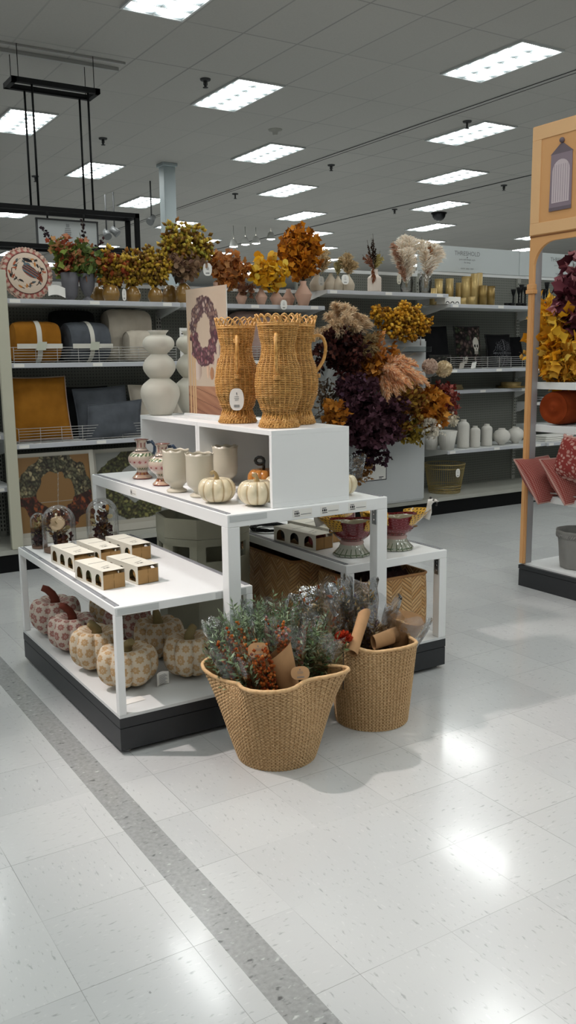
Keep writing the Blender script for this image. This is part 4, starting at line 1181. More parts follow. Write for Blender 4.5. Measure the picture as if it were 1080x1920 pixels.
# ================================================================ soft goods helpers
def pillow(name, label, c, ex, ey, th, m, pipe=None, cat='pillow', group=None, pinch=.04, ruffle=0):
    """cushion: centre, half-vectors across and up, thickness"""
    c, ex, ey = Vector(c), Vector(ex), Vector(ey); n = ex.cross(ey).normalized()
    t = thing(name, label, cat, c, 0, group)
    def edge(x, y): k = 1-pinch*(1-abs(x)**2)*(abs(y) > .99)-pinch*(1-abs(y)**2)*(abs(x) > .99); return k
    def fn(u, v, s):
        x, y = 2*u-1, 2*v-1
        px = x*(1-pinch*(1-y*y)*abs(x)**3); py = y*(1-pinch*(1-x*x)*abs(y)**3)
        h = max(0, (1-x*x)*(1-y*y))**.55*1.25; h *= 1+.14*nz(x+c.x, y+c.z, 2.2)
        return ex*px+ey*py+n*(s*th/2*h)
    a = MB(); a.grid(lambda u, v: fn(u, v, 1), 22, 22); a.grid(lambda u, v: fn(u, v, -1), 22, 22, flip=True); a.build('cover', m, t)
    if pipe:
        a = MB(); pts = []
        for k in range(80):
            s = k/20; q = int(s); f = s-q
            u, v = [(f, 0), (1, f), (1-f, 1), (0, 1-f)][q]; p = fn(u, v, 1)
            pts.append(p*(1.005)+n*ruffle*sin(k*2.4))
        a.tube(pts, .0055 if not ruffle else .009, 6, closed=True); a.build('piping', pipe, t)
    return t
def cloth(name, c, c2=None, var=.15): return mat(name, c, .92, var=var, vs=10, c2=c2, bmp=.5, bs=420, spec=.12)
def rounded(w, d, h, r, n=6):
    """outline of rounded rectangle in XZ"""
    return [(cx_+r*cos(a0+k*pi/2/n), cz_+r*sin(a0+k*pi/2/n)) for cx_, cz_, a0 in ((w-r, r, -pi/2), (w-r, h-r, 0), (r, h-r, pi/2), (r, r, pi)) for k in range(n+1)]
def throw(name, label, loc, w, d, h, m, band=None, rz=0, group=None, folds=3, tagm=None):
    """rolled throw lying along X, rounded in the YZ section, ribbon bands"""
    t = thing(name, label, 'throw blanket', loc, rz, group)
    a = MB(); prof = rounded(d, 0, h, min(d, h)*.45)
    L = len(prof); nx = 24
    def fn(u, v, o=0.):
        k = u*L; i = int(k) % L; f = k-int(k); p, q = prof[i], prof[(i+1) % L]
        y = p[0]+(q[0]-p[0])*f; z = p[1]+(q[1]-p[1])*f; x = (v-.5)*w
        e = abs(2*v-1)**6; y = d/2+(y-d/2)*(1-.12*e+o); z = h/2+(z-h/2)*(1-.12*e+o)
        wr = .004*nz(v*3, u*2+loc[0], 4)
        return (x, y+wr, max(.0, z+wr))
    a.grid(fn, L, nx, True)
    n0 = len(a.v)
    for s in (0, 1):   # spiral fold ends
        b = len(a.v)
        for j in range(4):
            for i in range(L):
                p = Vector(fn(i/L, s)); c_ = Vector((p.x, d/2, h/2)); q = c_+(p-c_)*(1-j/3.2)+Vector(((.006 if j % 2 else -.004)*(1 if s else -1), 0, 0)); a.vert(q)
        for j in range(3):
            for i in range(L):
                f = (b+j*L+i, b+j*L+(i+1) % L, b+(j+1)*L+(i+1) % L, b+(j+1)*L+i); a.face(f if s == 0 else f[::-1], True)
        f = [b+3*L+i for i in range(L)]; a.face(f if s == 0 else f[::-1])
    a.build('rolled_cloth', m, t)
    if band:
        a = MB(); a.grid(lambda u, v: fn(u, .5-.055+.11*v, .035), L, 3, True); a.build('ribbon', band, t)
        a = MB(); a.grid(lambda u, v: ((u-.5)*w*1.01, -.006-.012*sin(pi*u), h*.34+v*.035), 16, 2); a.build('ribbon', band, t)
        a = MB(); a.grid(lambda u, v: (-.035+.07*u+.012*v, -.020-.003*u, h*.30+v*.06), 4, 3)
        o = a.build('paper_band_label', tagm or mat('label_sage', 'b9bcab', .7), t)
    return t
GOLD = cloth('ochre_cotton', '94621f', '7f5116'); NAVY = cloth('slate_navy_cotton', '585c62', '484b50'); NAVY2 = cloth('dark_navy_knit', '272829', '1d1e1f')
IVO = cloth('ivory_knit', 'c9c0b1', 'b4aa9a'); RUSTC = cloth('rust_knit', '6b3417', '58290f'); RIB = mat('cream_ribbon', 'c9c6bb', .7); PIPG = cloth('piping_mauve', 'a18c80')
def sh(u, z, Y): q = P(u, 700, Y=Y); return (q.x, Y, z+.001)
def onshelf(u, Y, z): 
    # x where a plumb line at depth Y standing on height z is seen at photo column u
    x0, x1 = -2., 12.
    for _ in range(40):
        m = (x0+x1)/2; d = Vector((m, Y, z))-CAM
        if 540+F*d.dot(RT)/d.dot(FW) < u: x0 = m
        else: x1 = m
    return m
ZA, ZB_, ZC_ = SHELF_Z[1]
# ruffled round pillow
def bird_fn(x, y):
    x0_, y0_ = x, y
    """embroidered bird and leaves inside unit circle"""
    r = sqrt(x*x+y*y); c = hx('cdbba9')
    th = atan2(y, x)
    if r > .80:
        if r < .825: return hx('55302c')
        k = (th*24/pi) % 2
        return hx('a4625a') if abs(k-1)+(r-.84)*3.5 < .72 and r < .98 else hx('c3ad9c')
    x, y = x*.84, y*.84
    def el(cx, cy, rx, ry, a):
        dx, dy = x-cx, y-cy; u, v = dx*cos(a)+dy*sin(a), -dx*sin(a)+dy*cos(a); return (u/rx)**2+(v/ry)**2
    if el(.08, .04, .30, .17, -.6) < 1:
        k = int((x*.8+y*1.3)*26) % 3; return hx(['5d6c74', '9a5138', '303538'][k])
    if el(-.02, .24, .12, .10, .2) < 1: return hx('5d6c74')
    if el(.02, .42, .17, .06, -.3) < 1: return hx('2d2a2c')
    if el(.34, -.1, .2, .10, -.9) < 1: return hx('94492f') if int((x-y)*30) % 2 else hx('3a2b2a')
    for k in range(26):
        a = k*2.399; rr_ = .42+.24*((k*37 % 10)/10); cx, cy = rr_*cos(a)*.95, rr_*sin(a)*.8
        if el(cx, cy, .075, .032, a+.8+k) < 1: return hx(['2c2a2b', 'a6563a', '4a5458', 'b8783e'][k % 4])
        if abs(r-rr_) < .012 and abs(((th-a+pi) % (2*pi))-pi) < .22: return hx('4a3a34')
    return c
c = P(49, 514, Y=6.60); R_ = 47*depth(c)/F
t = thing('round_pillow', 'round ruffled pillow embroidered with a bird and leaves, at the left end', 'pillow', (c.x, c.y, 1.964+R_*.98), 0)
a = MB()
def rp(u, v, s): 
    th = 2*pi*u; r = R_*v*(1+.03*sin(26*th)*(v > .9)); return (r*cos(th), s*.055*sqrt(max(0, 1-(v*.96)**2))-(.012*sin(26*th+1) if v > .95 else 0), r*sin(th))
a.grid(lambda u, v: rp(u, v, -1), 120, 56, True, cfn=lambda u, v: lin(bird_fn(v*cos(2*pi*u), v*sin(2*pi*u))), flip=False)
a.build('embroidered_front', EMBR, t)
a = MB(); a.grid(lambda u, v: rp(u, v, 1), 120, 8, True, flip=True); a.build('back', cloth('pillow_back', 'bfae9c'), t)
a = MB()
for s in (0, 1): a.tube([(R_*(1.03 if i % 2 else .985)*cos(2*pi*i/104), .006*s-.004, R_*(1.03 if i % 2 else .985)*sin(2*pi*i/104)) for i in range(104)], .008, 5, closed=True)
a.build('ruffle', cloth('ruffle_cloth', 'c3ad9c', 'a4736a'), t)
t.rotation_euler = (-.12, 0, 0)
q = P(111, 538, Y=6.50); a = MB(); a.grid(lambda u, v: ((u-.5)*.13, .008*sin(u*7), (v-.5)*.07+.012*sin(u*4)), 14, 6)
tag(a.build('paper_label', PAPER, loc=(q.x, 6.56, 2.023)), 'crumpled white paper label beside the round pillow', 'label')
# throws
x = onshelf(72, 6.6, ZB_); throw('rolled_throw', 'ochre throw tied with cream ribbons and a pale label, front left', (x, 6.535, ZB_+.001), .33, .24, .30, GOLD, RIB, group='rolled throws on the middle shelf')
x = onshelf(18, 6.82, ZB_); throw('rolled_throw', 'ochre throw partly hidden at the very left behind the ribboned one', (x+.05, 6.79, ZB_+.001), .26, .18, .27, GOLD, None)
x = onshelf(45, 6.9, ZB_); 
x = onshelf(169, 6.62, ZB_); throw('rolled_throw', 'slate navy throw with crossed cream ribbons, in the middle', (x, 6.54, ZB_+.001), .32, .3, .30, NAVY, RIB, rz=.08, group='rolled throws on the middle shelf')
throw('rolled_throw', 'dark navy throw stacked upright behind the slate navy one', (x-.03, 6.86, ZB_+.001), .34, .11, .40, NAVY2)
x = onshelf(262, 6.65, ZB_); throw('rolled_throw', 'tall ivory throw standing behind the stacked-bulb vase', (x-.03, 6.72, ZB_+.001), .36, .22, .41, IVO)
throw('rolled_throw', 'small ivory knit throw in front of the tall ivory one', (x+.02, 6.535, ZB_+.001), .28, .17, .24, IVO, None, tagm=PAPER)
x = onshelf(480, 6.7, ZB_); throw('rolled_throw', 'pale pink throw on the shelf behind the rattan pitchers', (x, 6.60, ZB_+.001), .4, .3, .41, cloth('blush_knit', 'b59a92', 'a08880'))
x = onshelf(344, 6.6, ZB_); t = thing('label_card', 'white card with black lettering standing at the left of the wreath poster', 'card', (x, 6.58, ZB_+.001))
a = MB(); a.box(-.035, .035, 0, .004, 0, .26); a.build('card', PAPER, t)
a = MB(); 
for k in range(6): a.box(-.022, .02-.004*(k % 2), -.0012, -.0004, .09+.024*k, .099+.024*k)
a.build('card_print', INK, t)
# pillows on the lower shelf
z = ZC_+.002
x = onshelf(72, 6.7, z); pillow('square_pillow', 'large ochre square pillow with a mauve piped edge', (x, 6.66, z+.245), (.235, 0, 0), (0, .06, .235), .13, GOLD, PIPG, group='square pillows on the lower shelf')
x = onshelf(192, 6.75, z); pillow('square_pillow', 'slate blue pillow standing behind the front blue one', (x, 6.72, z+.2), (.215, 0, .01), (0, .06, .185), .12, NAVY, NAVY)
x = onshelf(213, 6.62, z); pillow('square_pillow', 'slate blue lumbar pillow tipped forward at the front of the shelf', (x, 6.585, z+.14), (.22, 0, .015), (.03, .05, .13), .10, NAVY, NAVY)
x = onshelf(262, 6.75, z); pillow('square_pillow', 'ivory pillow mostly hidden behind the stacked-bulb vase', (x+.14, 6.76, z+.2), (.2, 0, 0), (0, .05, .195), .12, IVO, IVO)
x = onshelf(345, 6.7, z); pillow('square_pillow', 'ivory pillow between the two stacked-bulb vases', (x+.08, 6.70, z+.19), (.17, 0, 0), (0, .04, .18), .12, IVO, IVO)
x = onshelf(165, 6.85, z); pillow('square_pillow', 'black pillow at the back of the lower shelf', (x, 6.87, z+.2), (.2, 0, 0), (0, .04, .19), .1, NAVY2, NAVY2)
# boxed wreaths on the base deck
def wreath_box_fn(cs1, cs2, bg):
    def fn(u, v):
        if u < .04 or u > .96 or v < .12 or v > .97: return hx('a9a498')
        x, y = (u-.5)*2, (v-.56)*2.1
        r = sqrt(x*x+y*y); c = hx(bg)
        w = .16*nz(u, v, 9)
        if .46 < r+w < .93:
            d0, e, h = cell(u+.02*nz(u, v, 30), v*.85+.3*u, 24); pal = cs1 if y > -.05+.2*nz(u, v, 4) else cs2
            k = hx(pal[int(abs(h)*len(pal)*.999) % len(pal)]); return mixt(hx('1a140e'), k, .25+.5*nz(u, v, 40)+e*1.7)
        if abs(v-.45) < .004 or abs(u-.52-.1*(v-.5)) < .004: return hx('8d8a80')
        return c
    return fn
wb = wreath_box_fn(['5c5a44', '7e7a5c', '4a4a38', '9a8f6c'], ['6d2f1c', '8a4622', '4a2018', '3a1a14'], '7d5d36')
x0, x1 = onshelf(33, 6.55, .17), onshelf(178, 6.62, .17)
def boxed(label, x0, x1, y, zt, fn, nx=160, lean=.12, dp=.09):
    t = thing('boxed_wreath', label, 'boxed wreath', (x0, y, .172)); w = x1-x0; h = (zt-.172)/cos(lean)
    M = Matrix.Rotation(-lean, 4, 'X')
    a = MB(); f = .035
    a.box(0, w, .004, dp, 0, .01); a.box(0, w, .004, dp, h-.01, h); a.box(0, .008, .004, dp, 0, h); a.box(w-.008, w, .004, dp, 0, h); a.box(0, w, dp-.005, dp, 0, h)
    a.xf(M); a.build('box_wall', mat('box_white', 'b5b1a6', .6), t)
    a = picture(fn, w-.016, h-.02, nx, nx); a.xf(M @ Matrix.Translation((.008, .003, .01))); a.build('wreath_print', PRINT, t)
    a = MB(); 
    for b in ((0, f, 0, h), (w-f, w, 0, h), (f, w-f, 0, f*1.6), (f, w-f, h-f*.6, h)): a.box(b[0], b[1], -.004, .002, b[2], b[3])
    a.xf(M); a.build('front_frame', MATS['box_white'], t)
    return t
boxed('white framed box with a grey green and rust leaf wreath, lower left', x0, x1, 6.50, .845, wb)
x0, x1 = onshelf(181, 6.65, .17), onshelf(320, 6.65, .17)
boxed('white box with a mossy green wreath behind the middle table', x0, x1+.1, 6.62, .83, wreath_box_fn(['5d6138', '777a44', '4a4c2e'], ['6e6f40', '565a34', '83804a'], '8e8f8a'), 110)
# ================================================================ vases on the top shelf
def blob(root, base, c, rad, nst, nlf, L, W, kind, pal, seed, sr=.0016, t0=.5, stems=True, part='foliage', m=None, out=.6, sm=None):
    """leafy mass: stems run from base into an ellipsoid round c; coordinates local to root"""
    r = random.Random(seed); base, c = Vector(base), Vector(c); s_ = MB(); l_ = MB()
    for k in range(nst):
        q = rv(r)*(r.random()**.4); tg = c+Vector((q.x*rad[0], q.y*rad[1], q.z*rad[2])); ctrl = base.lerp(tg, .5)+Vector((0, 0, .15*(tg-base).length))
        pts = [base*(1-s)*(1-s)+ctrl*2*s*(1-s)+tg*s*s for s in (0, .2, .4, .6, .8, 1)]
        if stems: s_.tube(pts, sr, 3, cap=False)
        for j in range(nlf):
            s = t0+(1-t0)*(j+r.random())/nlf; i = min(int(s*5), 4); p = pts[i].lerp(pts[i+1], s*5-i)
            p = p+rv(r)*L*.5; o = (p-c); o = o.normalized() if o.length > 1e-4 else rv(r)
            leaf(l_, p, (rv(r)+o*out).normalized(), (o+rv(r)*.8), L*r.uniform(.75, 1.25), W*r.uniform(.75, 1.2), kind, pick(r, pal))
    if stems: s_.build('stem', sm or STEM, root)
    o = l_.build(part, m or LEAF, root); return o
def vase_thing(name, label, cat, u, Y, z, prof, m, group=None, n=32, rz=0):
    x = onshelf(u, Y, z); a = MB(); a.lathe(prof, n); return tag(a.build(name, m, loc=(x, Y, z+.001), rz=rz), label, cat, group)
def fol(label, u, v, w, h, Y, base_u, base_z, kind, pal, seed, nst=26, nlf=13, L=.045, W=.035, name='autumn_stems', cat='artificial foliage', group=None, dy=.12, **k):
    """foliage thing whose base is in a vase mouth; mass centred on photo area (u,v,w,h)"""
    bx = onshelf(base_u, Y, base_z); c = P(u, v, Y=Y); s = depth(c)/F
    t = thing(name, label, cat, (bx, Y, base_z), 0, group)
    blob(t, (0, 0, 0), c-Vector((bx, Y, base_z)), (w*s/2, dy, h*s/2), nst, nlf, L, W, kind, pal, seed, **k); return t
zt_ = 1.963
GREYV = mat('dark_grey_ceramic', '5c5b60', .6, var=.08, vs=8)
bucket = [(.001, .001), (.035, .001), (.03, .015), (.05, .04), (.062, .12), (.068, .205), (.064, .205), (.05, .1), (.001, .06)]
vase_thing('footed_vase', 'wide dark grey ribbed footed vase, left of the pair', 'vase', 133, 6.66, zt_, spl(bucket[1:5], 4)+bucket[5:], GREYV, 'dark grey footed vases')
vase_thing('footed_vase', 'slimmer dark grey goblet vase, right of the pair', 'vase', 165, 6.64, zt_, [(.001, .001), (.045, .001), (.042, .012), (.016, .03), (.018, .036)]+spl([(.03, .05), (.052, .1), (.06, .16), (.062, .2)], 4)+[(.058, .2), (.03, .08), (.001, .07)], GREYV, 'dark grey footed vases')
PAL_A = ['a65a3a', 'c58a6a', '8d9a4a', '6f7f3a', '9c4a34', 'b98a5c', '4d5a2c']; PAL_G = ['6f8348', '8f9a55', '4f6234', '99623e', '5c6f3c', '7a8a52']
fol('green, coral and rust foliage with dark berry sprigs, in the wide grey vase', 128, 478, 84, 84, 6.66, 133, zt_+.19, 'lobed', PAL_A, 21, 30, 14, .05, .05)
fol('rounded green leaves with russet tips, in the goblet vase', 166, 484, 62, 76, 6.64, 165, zt_+.19, 'round', PAL_G, 22, 24, 12, .05, .045)
# dark berry sprigs above
def sprig(label, u0, v0, u1, v1, Y, pal, seed, n=12, name='berry_sprig', L=.03, W=.022, group='dark berry sprigs'):
    p0, p1 = P(u0, v0, Y=Y), P(u1, v1, Y=Y); t = thing(name, label, 'artificial sprig', p0, 0, group); r = random.Random(seed)
    a = MB(); d = p1-p0; a.tube([d*s+Vector((.01*sin(s*6), 0, 0)) for s in (0, .25, .5, .75, 1)], .0025, 4); a.build('stem', STEM, t)
    a = MB()
    for k in range(n): s = .25+.75*k/n; leaf(a, d*s, rv(r), rv(r), L, W, 'bud', pick(r, pal))
    a.build('berries', LEAF, t)
sprig('dark berry sprig leaning left over the hanging sign', 96, 455, 77, 424, 6.64, ['3a2a34', '2c2028'], 1)
sprig('tall dark berry sprig rising in front of the hanging sign', 160, 470, 155, 412, 6.66, ['33272c', '2a2024'], 2, 16)
sprig('short dark berry sprig leaning right', 176, 470, 196, 448, 6.62, ['4a2c30', '33272c'], 3, 8)
GV = mat('amber_gold_glaze', '8f6c34', .28, var=.18, vs=12, coat=.3)
egg = lambda h, r: [(.001, .001), (r*.72, .001)]+spl([(r*.78, .004), (r*.98, h*.3), (r*.98, h*.52), (r*.75, h*.82), (r*.42, h*.97)], 5)+[(r*.36, h), (r*.3, h*.97), (r*.2, h*.8), (.001, h*.6)]
PAL_Y = ['ad8c2e', 'c8a23c', '86642a', 'b59632', '705226', 'd4b04c', '92622c']
k = 0
for u, Y, h, r, lab in ((209, 6.58, .125, .066, 'amber egg-shaped vase, leftmost of the front row'), (250, 6.60, .118, .06, 'amber egg-shaped vase with a white tag, second in the front row'), (292, 6.58, .112, .06, 'amber egg-shaped vase, third in the front row'), (345, 6.60, .155, .066, 'taller amber vase beside the wreath poster top'), (320, 6.76, .15, .065, 'shaded amber vase standing behind the front row'), (185, 6.78, .12, .06, 'dark amber vase in shade behind the goblet vase')):
    vase_thing('amber_vase', lab, 'vase', u, Y, zt_, egg(h, r), GV, 'amber egg-shaped vases')
x = onshelf(233, 6.55, zt_); oval_tag('oval_tag', 'small white oval tag between the first two amber vases', (x, 6.545, zt_+.05), (0, -1, 0), .034, .09)
fol('ochre and rust bud stems above the leftmost amber vase', 213, 498, 76, 66, 6.58, 209, zt_+.12, 'bud', PAL_Y+['9c4a24', '8a3a20'], 31, 38, 15, .046, .034, group='ochre bud stems')
fol('ochre bud stems above the second amber vase', 252, 500, 66, 62, 6.62, 250, zt_+.115, 'bud', PAL_Y, 32, 34, 15, .046, .034, group='ochre bud stems')
fol('ochre bud stems above the third amber vase', 290, 496, 70, 66, 6.58, 292, zt_+.11, 'bud', PAL_Y, 33, 36, 15, .046, .034, group='ochre bud stems')
fol('largest mass of olive-gold bud stems, tall beside the column', 350, 458, 112, 92, 6.66, 330, zt_+.15, 'bud', PAL_Y+['b8a23e', 'a39c42', 'c9b24c'], 34, 70, 18, .052, .036, dy=.18)
fol('dull mauve-brown hydrangea leaves under the olive-gold stems', 345, 490, 100, 40, 6.58, 335, zt_+.15, 'round', ['8c6c54', '9c8066', '75584a', 'a88a6c'], 35, 26, 13, .05, .045)
x = onshelf(389, 6.5, zt_); q = P(389, 505, Y=6.48); oval_tag('round_tag', 'white round tag hanging among the olive-gold stems', q, (-.1, -1, 0), .075, .10)
# blush faceted vases
BL = mat('blush_clay', 'bf9a86', .7, var=.07, vs=10)
fac = lambda h, r: [(.001, .001), (r*.55, .001), (r*.58, .004), (r*1.0, h*.45), (r*.98, h*.48), (r*.34, h*.86), (r*.36, h), (r*.26, h), (r*.2, h*.85), (.001, h*.6)]
for u, Y, h, r, n_, lab in ((405, 6.60, .17, .055, 10, 'blush faceted vase partly hidden by the wreath poster'), (453, 6.56, .12, .05, 8, 'small blush faceted vase, first right of the poster'), (490, 6.56, .135, .052, 12, 'small blush faceted vase, under the yellow leaves on the left'), (518, 6.56, .125, .055, 24, 'small round-shouldered blush vase under the yellow leaves on the right'), (541, 6.72, .15, .06, 8, 'shaded blush vase behind the tall one'), (569, 6.56, .205, .075, 28, 'tallest blush vase, two-tone diamond shape')):
    vase_thing('blush_vase', lab, 'vase', u, Y, zt_, fac(h, r), BL, 'blush vases', n_)
x = onshelf(531, 6.5, zt_); oval_tag('round_tag', 'white round tag hanging over the shelf edge below the blush vases', (x, 6.49, zt_-.0), (0, -1, 0), .065, .08)
PAL_R = ['b8733a', 'c98446', '96582e', 'bd8a58', 'a06c44', 'd0904e']; PAL_O = ['c9801f', 'b8701e', 'd8942e', 'a5611c', 'c27a22', '8a5018']; PAL_YL = ['efb828', 'f8cc3a', 'dca020', 'f0c04a', 'c98e1e', 'f6d45c']
fol('rust and copper leaves between the olive stems and the yellow leaves', 430, 500, 80, 76, 6.66, 430, zt_+.14, 'lobed', PAL_R, 41, 34, 13, .06, .06, dy=.14)
fol('bright golden yellow leaves above the small blush vases', 504, 507, 84, 66, 6.54, 505, zt_+.12, 'round', PAL_YL, 42, 34, 12, .055, .06, t0=.55)
fol('tall burnt orange leaves above the tallest blush vase', 562, 468, 92, 84, 6.64, 569, zt_+.2, 'lobed', PAL_O, 43, 50, 15, .06, .065, dy=.15)
fol('curled dry leaf sprig low between the blush vases', 470, 548, 30, 34, 6.52, 455, zt_+.11, 'lobed', ['6a4432', '84583e', 'a0704c'], 44, 6, 7, .05, .045)
# ================================================================ middle bay top shelf
zc = 2.103
CV = mat('sand_ceramic', 'b9ac98', .6, var=.08, vs=10)
def cone_v(h, r): return [(.001, .001), (r*.85, .001)]+spl([(r*.9, .004), (r, h*.35), (r*.75, h*.62), (r*.3, h*.9), (r*.3, h)], 4)+[(r*.22, h), (.001, h*.7)]
for u, Y, h, r, lab in ((595, 6.72, .15, .07, 'sand ceramic vase at the left, partly hidden by orange leaves'), (620, 6.66, .15, .06, 'sand ceramic vase with dangling paper tags'), (634, 6.60, .125, .045, 'smallest sand ceramic vase of the four'), (652, 6.58, .14, .062, 'sand ceramic vase with a round white tag')):
    vase_thing('sand_vase', lab, 'vase', u, Y, zc, cone_v(h, r), CV, 'sand ceramic vases')
x = onshelf(648, 6.5, zc); oval_tag('round_tag', 'round white tag on the rightmost sand vase', (x, 6.505, zc+.09), (-.2, -1, .1), .07, .085)
x = onshelf(603, 6.52, zc); oval_tag('round_tag', 'grey paper tag hanging on the sand vase at the left', (x, 6.525, zc+.07), (-.3, -1, 0), .05, .08, m=mat('tag_grey', 'aca79e', .7))
def pampas(label, base, tips, pal, seed, L=.22, W=.05, n=90, group=None, name='pampas_grass', stem_m=None, droop=.2):
    base = Vector(base); t = thing(name, label, 'dried grass', base, 0, group); s = MB(); p = MB()
    for k, tp in enumerate(tips):
        d = Vector(tp)-base; ln = d.length; LL = min(L, ln*.9); st = d*(1-LL/ln); s.tube([(0, 0, 0), st*.5+Vector((0, 0, .01)), st, d*(1-LL/ln*.2)], .0018, 4, cap=False); plume(p, st, d, LL, W, pal, seed*31+k, n, droop)
    s.build('stem', stem_m or mat('straw_stem', '8a7550', .8), t); p.build('feathery_plume', PLUME, t); return t
PB_ = ['c4ac84', 'd6be96', 'ae9670', 'decaa4']
def tipsat(lst, Y): return [P(u, v, Y=Y+dy) for u, v, dy in lst]
x = onshelf(600, 6.70, zc+.14); pampas('beige pampas plumes between the orange leaves and the sand vases', (x, 6.68, zc+.14), tipsat([(604, 462, 0), (618, 470, -.05), (612, 450, .1)], 6.68), PB_, 1, .3, .06)
x = onshelf(634, 6.60, zc+.12); pampas('small olive-beige plumes in the smallest sand vase', (x, 6.6, zc+.12), tipsat([(630, 482, 0), (640, 478, 0)], 6.6), ['aca070', 'c0b484'], 2, .16, .04)
x = onshelf(652, 6.58, zc+.13); pampas('fan of beige bunny-tail plumes above the tagged sand vase', (x, 6.58, zc+.13), tipsat([(636, 470, 0), (648, 460, .05), (655, 462, 0), (660, 478, -.03), (670, 484, 0)], 6.58), PB_, 3, .24, .06, 100)
PV = mat('ribbed_white_ceramic', 'd3c6ba', .5, var=.04)
a = MB(); pr = [(.001, .001), (.06, .001)]+spl([(.062, .004), (.062, .1), (.058, .125), (.032, .15), (.030, .19)], 4)+[(.033, .195), (.026, .195), (.001, .15)]
x = onshelf(702, 6.58, zc); a.lathe(pr, 72, rf=lambda th, v: 1+.02*cos(24*th)); tag(a.build('bottle_vase', PV, loc=(x, 6.58, zc+.001)), 'ribbed white bottle vase holding dark dried spikes', 'vase')
t = thing('dried_spikes', 'dark brown, pale yellow and rust dried spikes in the ribbed white bottle vase', 'dried stems', (x, 6.58, zc+.19))
for nm, tips, pal, LL, WW in (('dark_spike', [(688, 450), (699, 438), (696, 446), (704, 470)], ['3c2a20', '4a3628', '2c2018'], .22, .02), ('yellow_plume', [(713, 470), (718, 478), (708, 476)], ['b5a468', 'c6b77c'], .16, .035), ('rust_plume', [(680, 478), (690, 480)], ['8a5a48', 'a87c62'], .18, .03)):
    p = MB(); s = MB()
    for k, (u, v) in enumerate(tips):
        d = P(u, v, Y=6.58)-Vector((x, 6.58, zc+.19)); ln = d.length; st = d*max(.1, (1-LL/ln)); s.tube([(0, 0, 0), st, d], .0016, 4); plume(p, st, d, LL, WW, pal, k+50, 70, .1)
    s.build('stem', STEM, t); p.build(nm, PLUME, t)
p = MB(); plume(p, Vector((-.05, -.045, .01)), Vector((.01, 0, -1)), .14, .03, ['96583a', '7e4a30'], 77, 60, 0); p.build('hanging_amaranth', PLUME, t)
GLV = glassmat('vase_glass', (.98, .985, .98), .03, 1.45, .05, bmp=.5, bs=50, gain=.9)
for i, (u, Y, lab) in enumerate(((762, 6.60, 'clear glass vase, left of the pair, with an oval tag'), (797, 6.60, 'clear glass vase, right of the pair'))):
    x = onshelf(u, Y, zc); a = MB(); a.lathe([(.001, .002), (.052, .002)]+spl([(.055, .005), (.056, .05), (.062, .1), (.052, .15), (.044, .17), (.052, .2)], 4), 32); a.lathe([(.001, .014), (.050, .014), (.052, .05), (.058, .1), (.048, .15)], 32)
    tag(a.build('glass_vase', GLV, loc=(x, Y, zc+.001)), lab, 'vase', 'clear glass vases')
x = onshelf(750, 6.5, zc); oval_tag('oval_tag', 'pale oval tag on the left glass vase', (x, 6.515, zc+.115), (0, -1, 0), .05, .09, m=mat('tag_cream', 'c6c0ae', .7))
PW = ['efe4d4', 'e4d4c0', 'f4ece0', 'f8f2e8']; PPK = ['c29a82', 'd2ac94', 'b0866e']; PRS = ['a87550', 'b8865e']
x = onshelf(762, 6.6, zc+.1); pampas('white and blush pampas fan in the left glass vase', (x, 6.6, zc+.05), tipsat([(738, 448, 0), (748, 432, .05), (758, 424, .1), (770, 426, 0), (780, 430, .05), (752, 450, -.1), (768, 446, -.1), (760, 470, -.05), (775, 462, 0)], 6.6), PW, 5, .3, .085, 140)
pampas('rust-pink plume leaning left from the left glass vase', (x-.01, 6.57, zc+.05), tipsat([(733, 440, 0), (738, 452, -.05), (745, 478, -.05)], 6.6), PPK, 6, .26, .05, 110)
x = onshelf(797, 6.6, zc+.1); pampas('white pampas fan in the right glass vase', (x, 6.6, zc+.05), tipsat([(790, 432, 0), (804, 436, .05), (818, 440, 0), (828, 446, 0), (812, 462, -.05), (798, 450, -.1), (830, 456, .05)], 6.6), PW, 7, .3, .08, 140)
pampas('tan dried plume upright in the right glass vase', (x, 6.57, zc+.05), tipsat([(806, 448, 0), (800, 464, -.04), (812, 470, 0)], 6.6), PRS, 8, .24, .045, 110)
# ================================================================ right bay
zr = SHELF_Z[4]
GM = mat('brushed_gold', 'b39a64', .4, .5, var=.2, vs=10); GM2 = mat('aged_brass', '8a7240', .4, .6, var=.2, vs=10)
gold0 = None
for i, (u, Y, h, r) in enumerate([(822, 6.86, .20, .04), (842, 6.9, .21, .04), (862, 6.88, .18, .045), (874, 6.78, .22, .05), (889, 6.72, .24, .04), (898, 6.8, .255, .03), (918, 6.7, .15, .05), (905, 6.66, .15, .04), (884, 6.62, .06, .035), (868, 6.62, .05, .03), (812, 6.74, .12, .035)]):
    a = MB(); h *= 1.3; a.lathe([(.001, .001), (r, .001), (r, h), (r-.004, h), (r-.004, .02), (.001, .02)], 28)
    if h > .1 and i % 3 == 0: a.lathe([(r+.002, h*.93), (r+.002, h)], 28, closeb=False)
    lab = ['gold cylinder holder behind the glass vase', 'gold cylinder holder, second from the left', 'gold cylinder holder behind the white patterned box', 'wide gold cylinder in the middle', 'tall gold cylinder in front of the header board', 'tallest slim gold cylinder', 'short wide brass cylinder at the right end', 'short brass cylinder left of the right end one', 'small brass votive in front of the tall cylinders', 'smallest brass votive near the white box', 'short gold holder at the far left'][i]
    tag(a.build('gold_cylinder', GM if i not in (6, 7) else GM2, loc=(onshelf(u, Y, zr[0]), Y, zr[0]+.001)), lab, 'candle holder', 'gold cylinder holders')
x = onshelf(849, 6.55, zr[0]); t = thing('patterned_box', 'white box printed with dark arches on the top right shelf', 'box', (x, 6.55, zr[0]+.001))
a = MB(); a.box(-.10, .10, 0, .12, 0, .068); a.build('box', PAPER, t, bevel=.002)
a = MB()
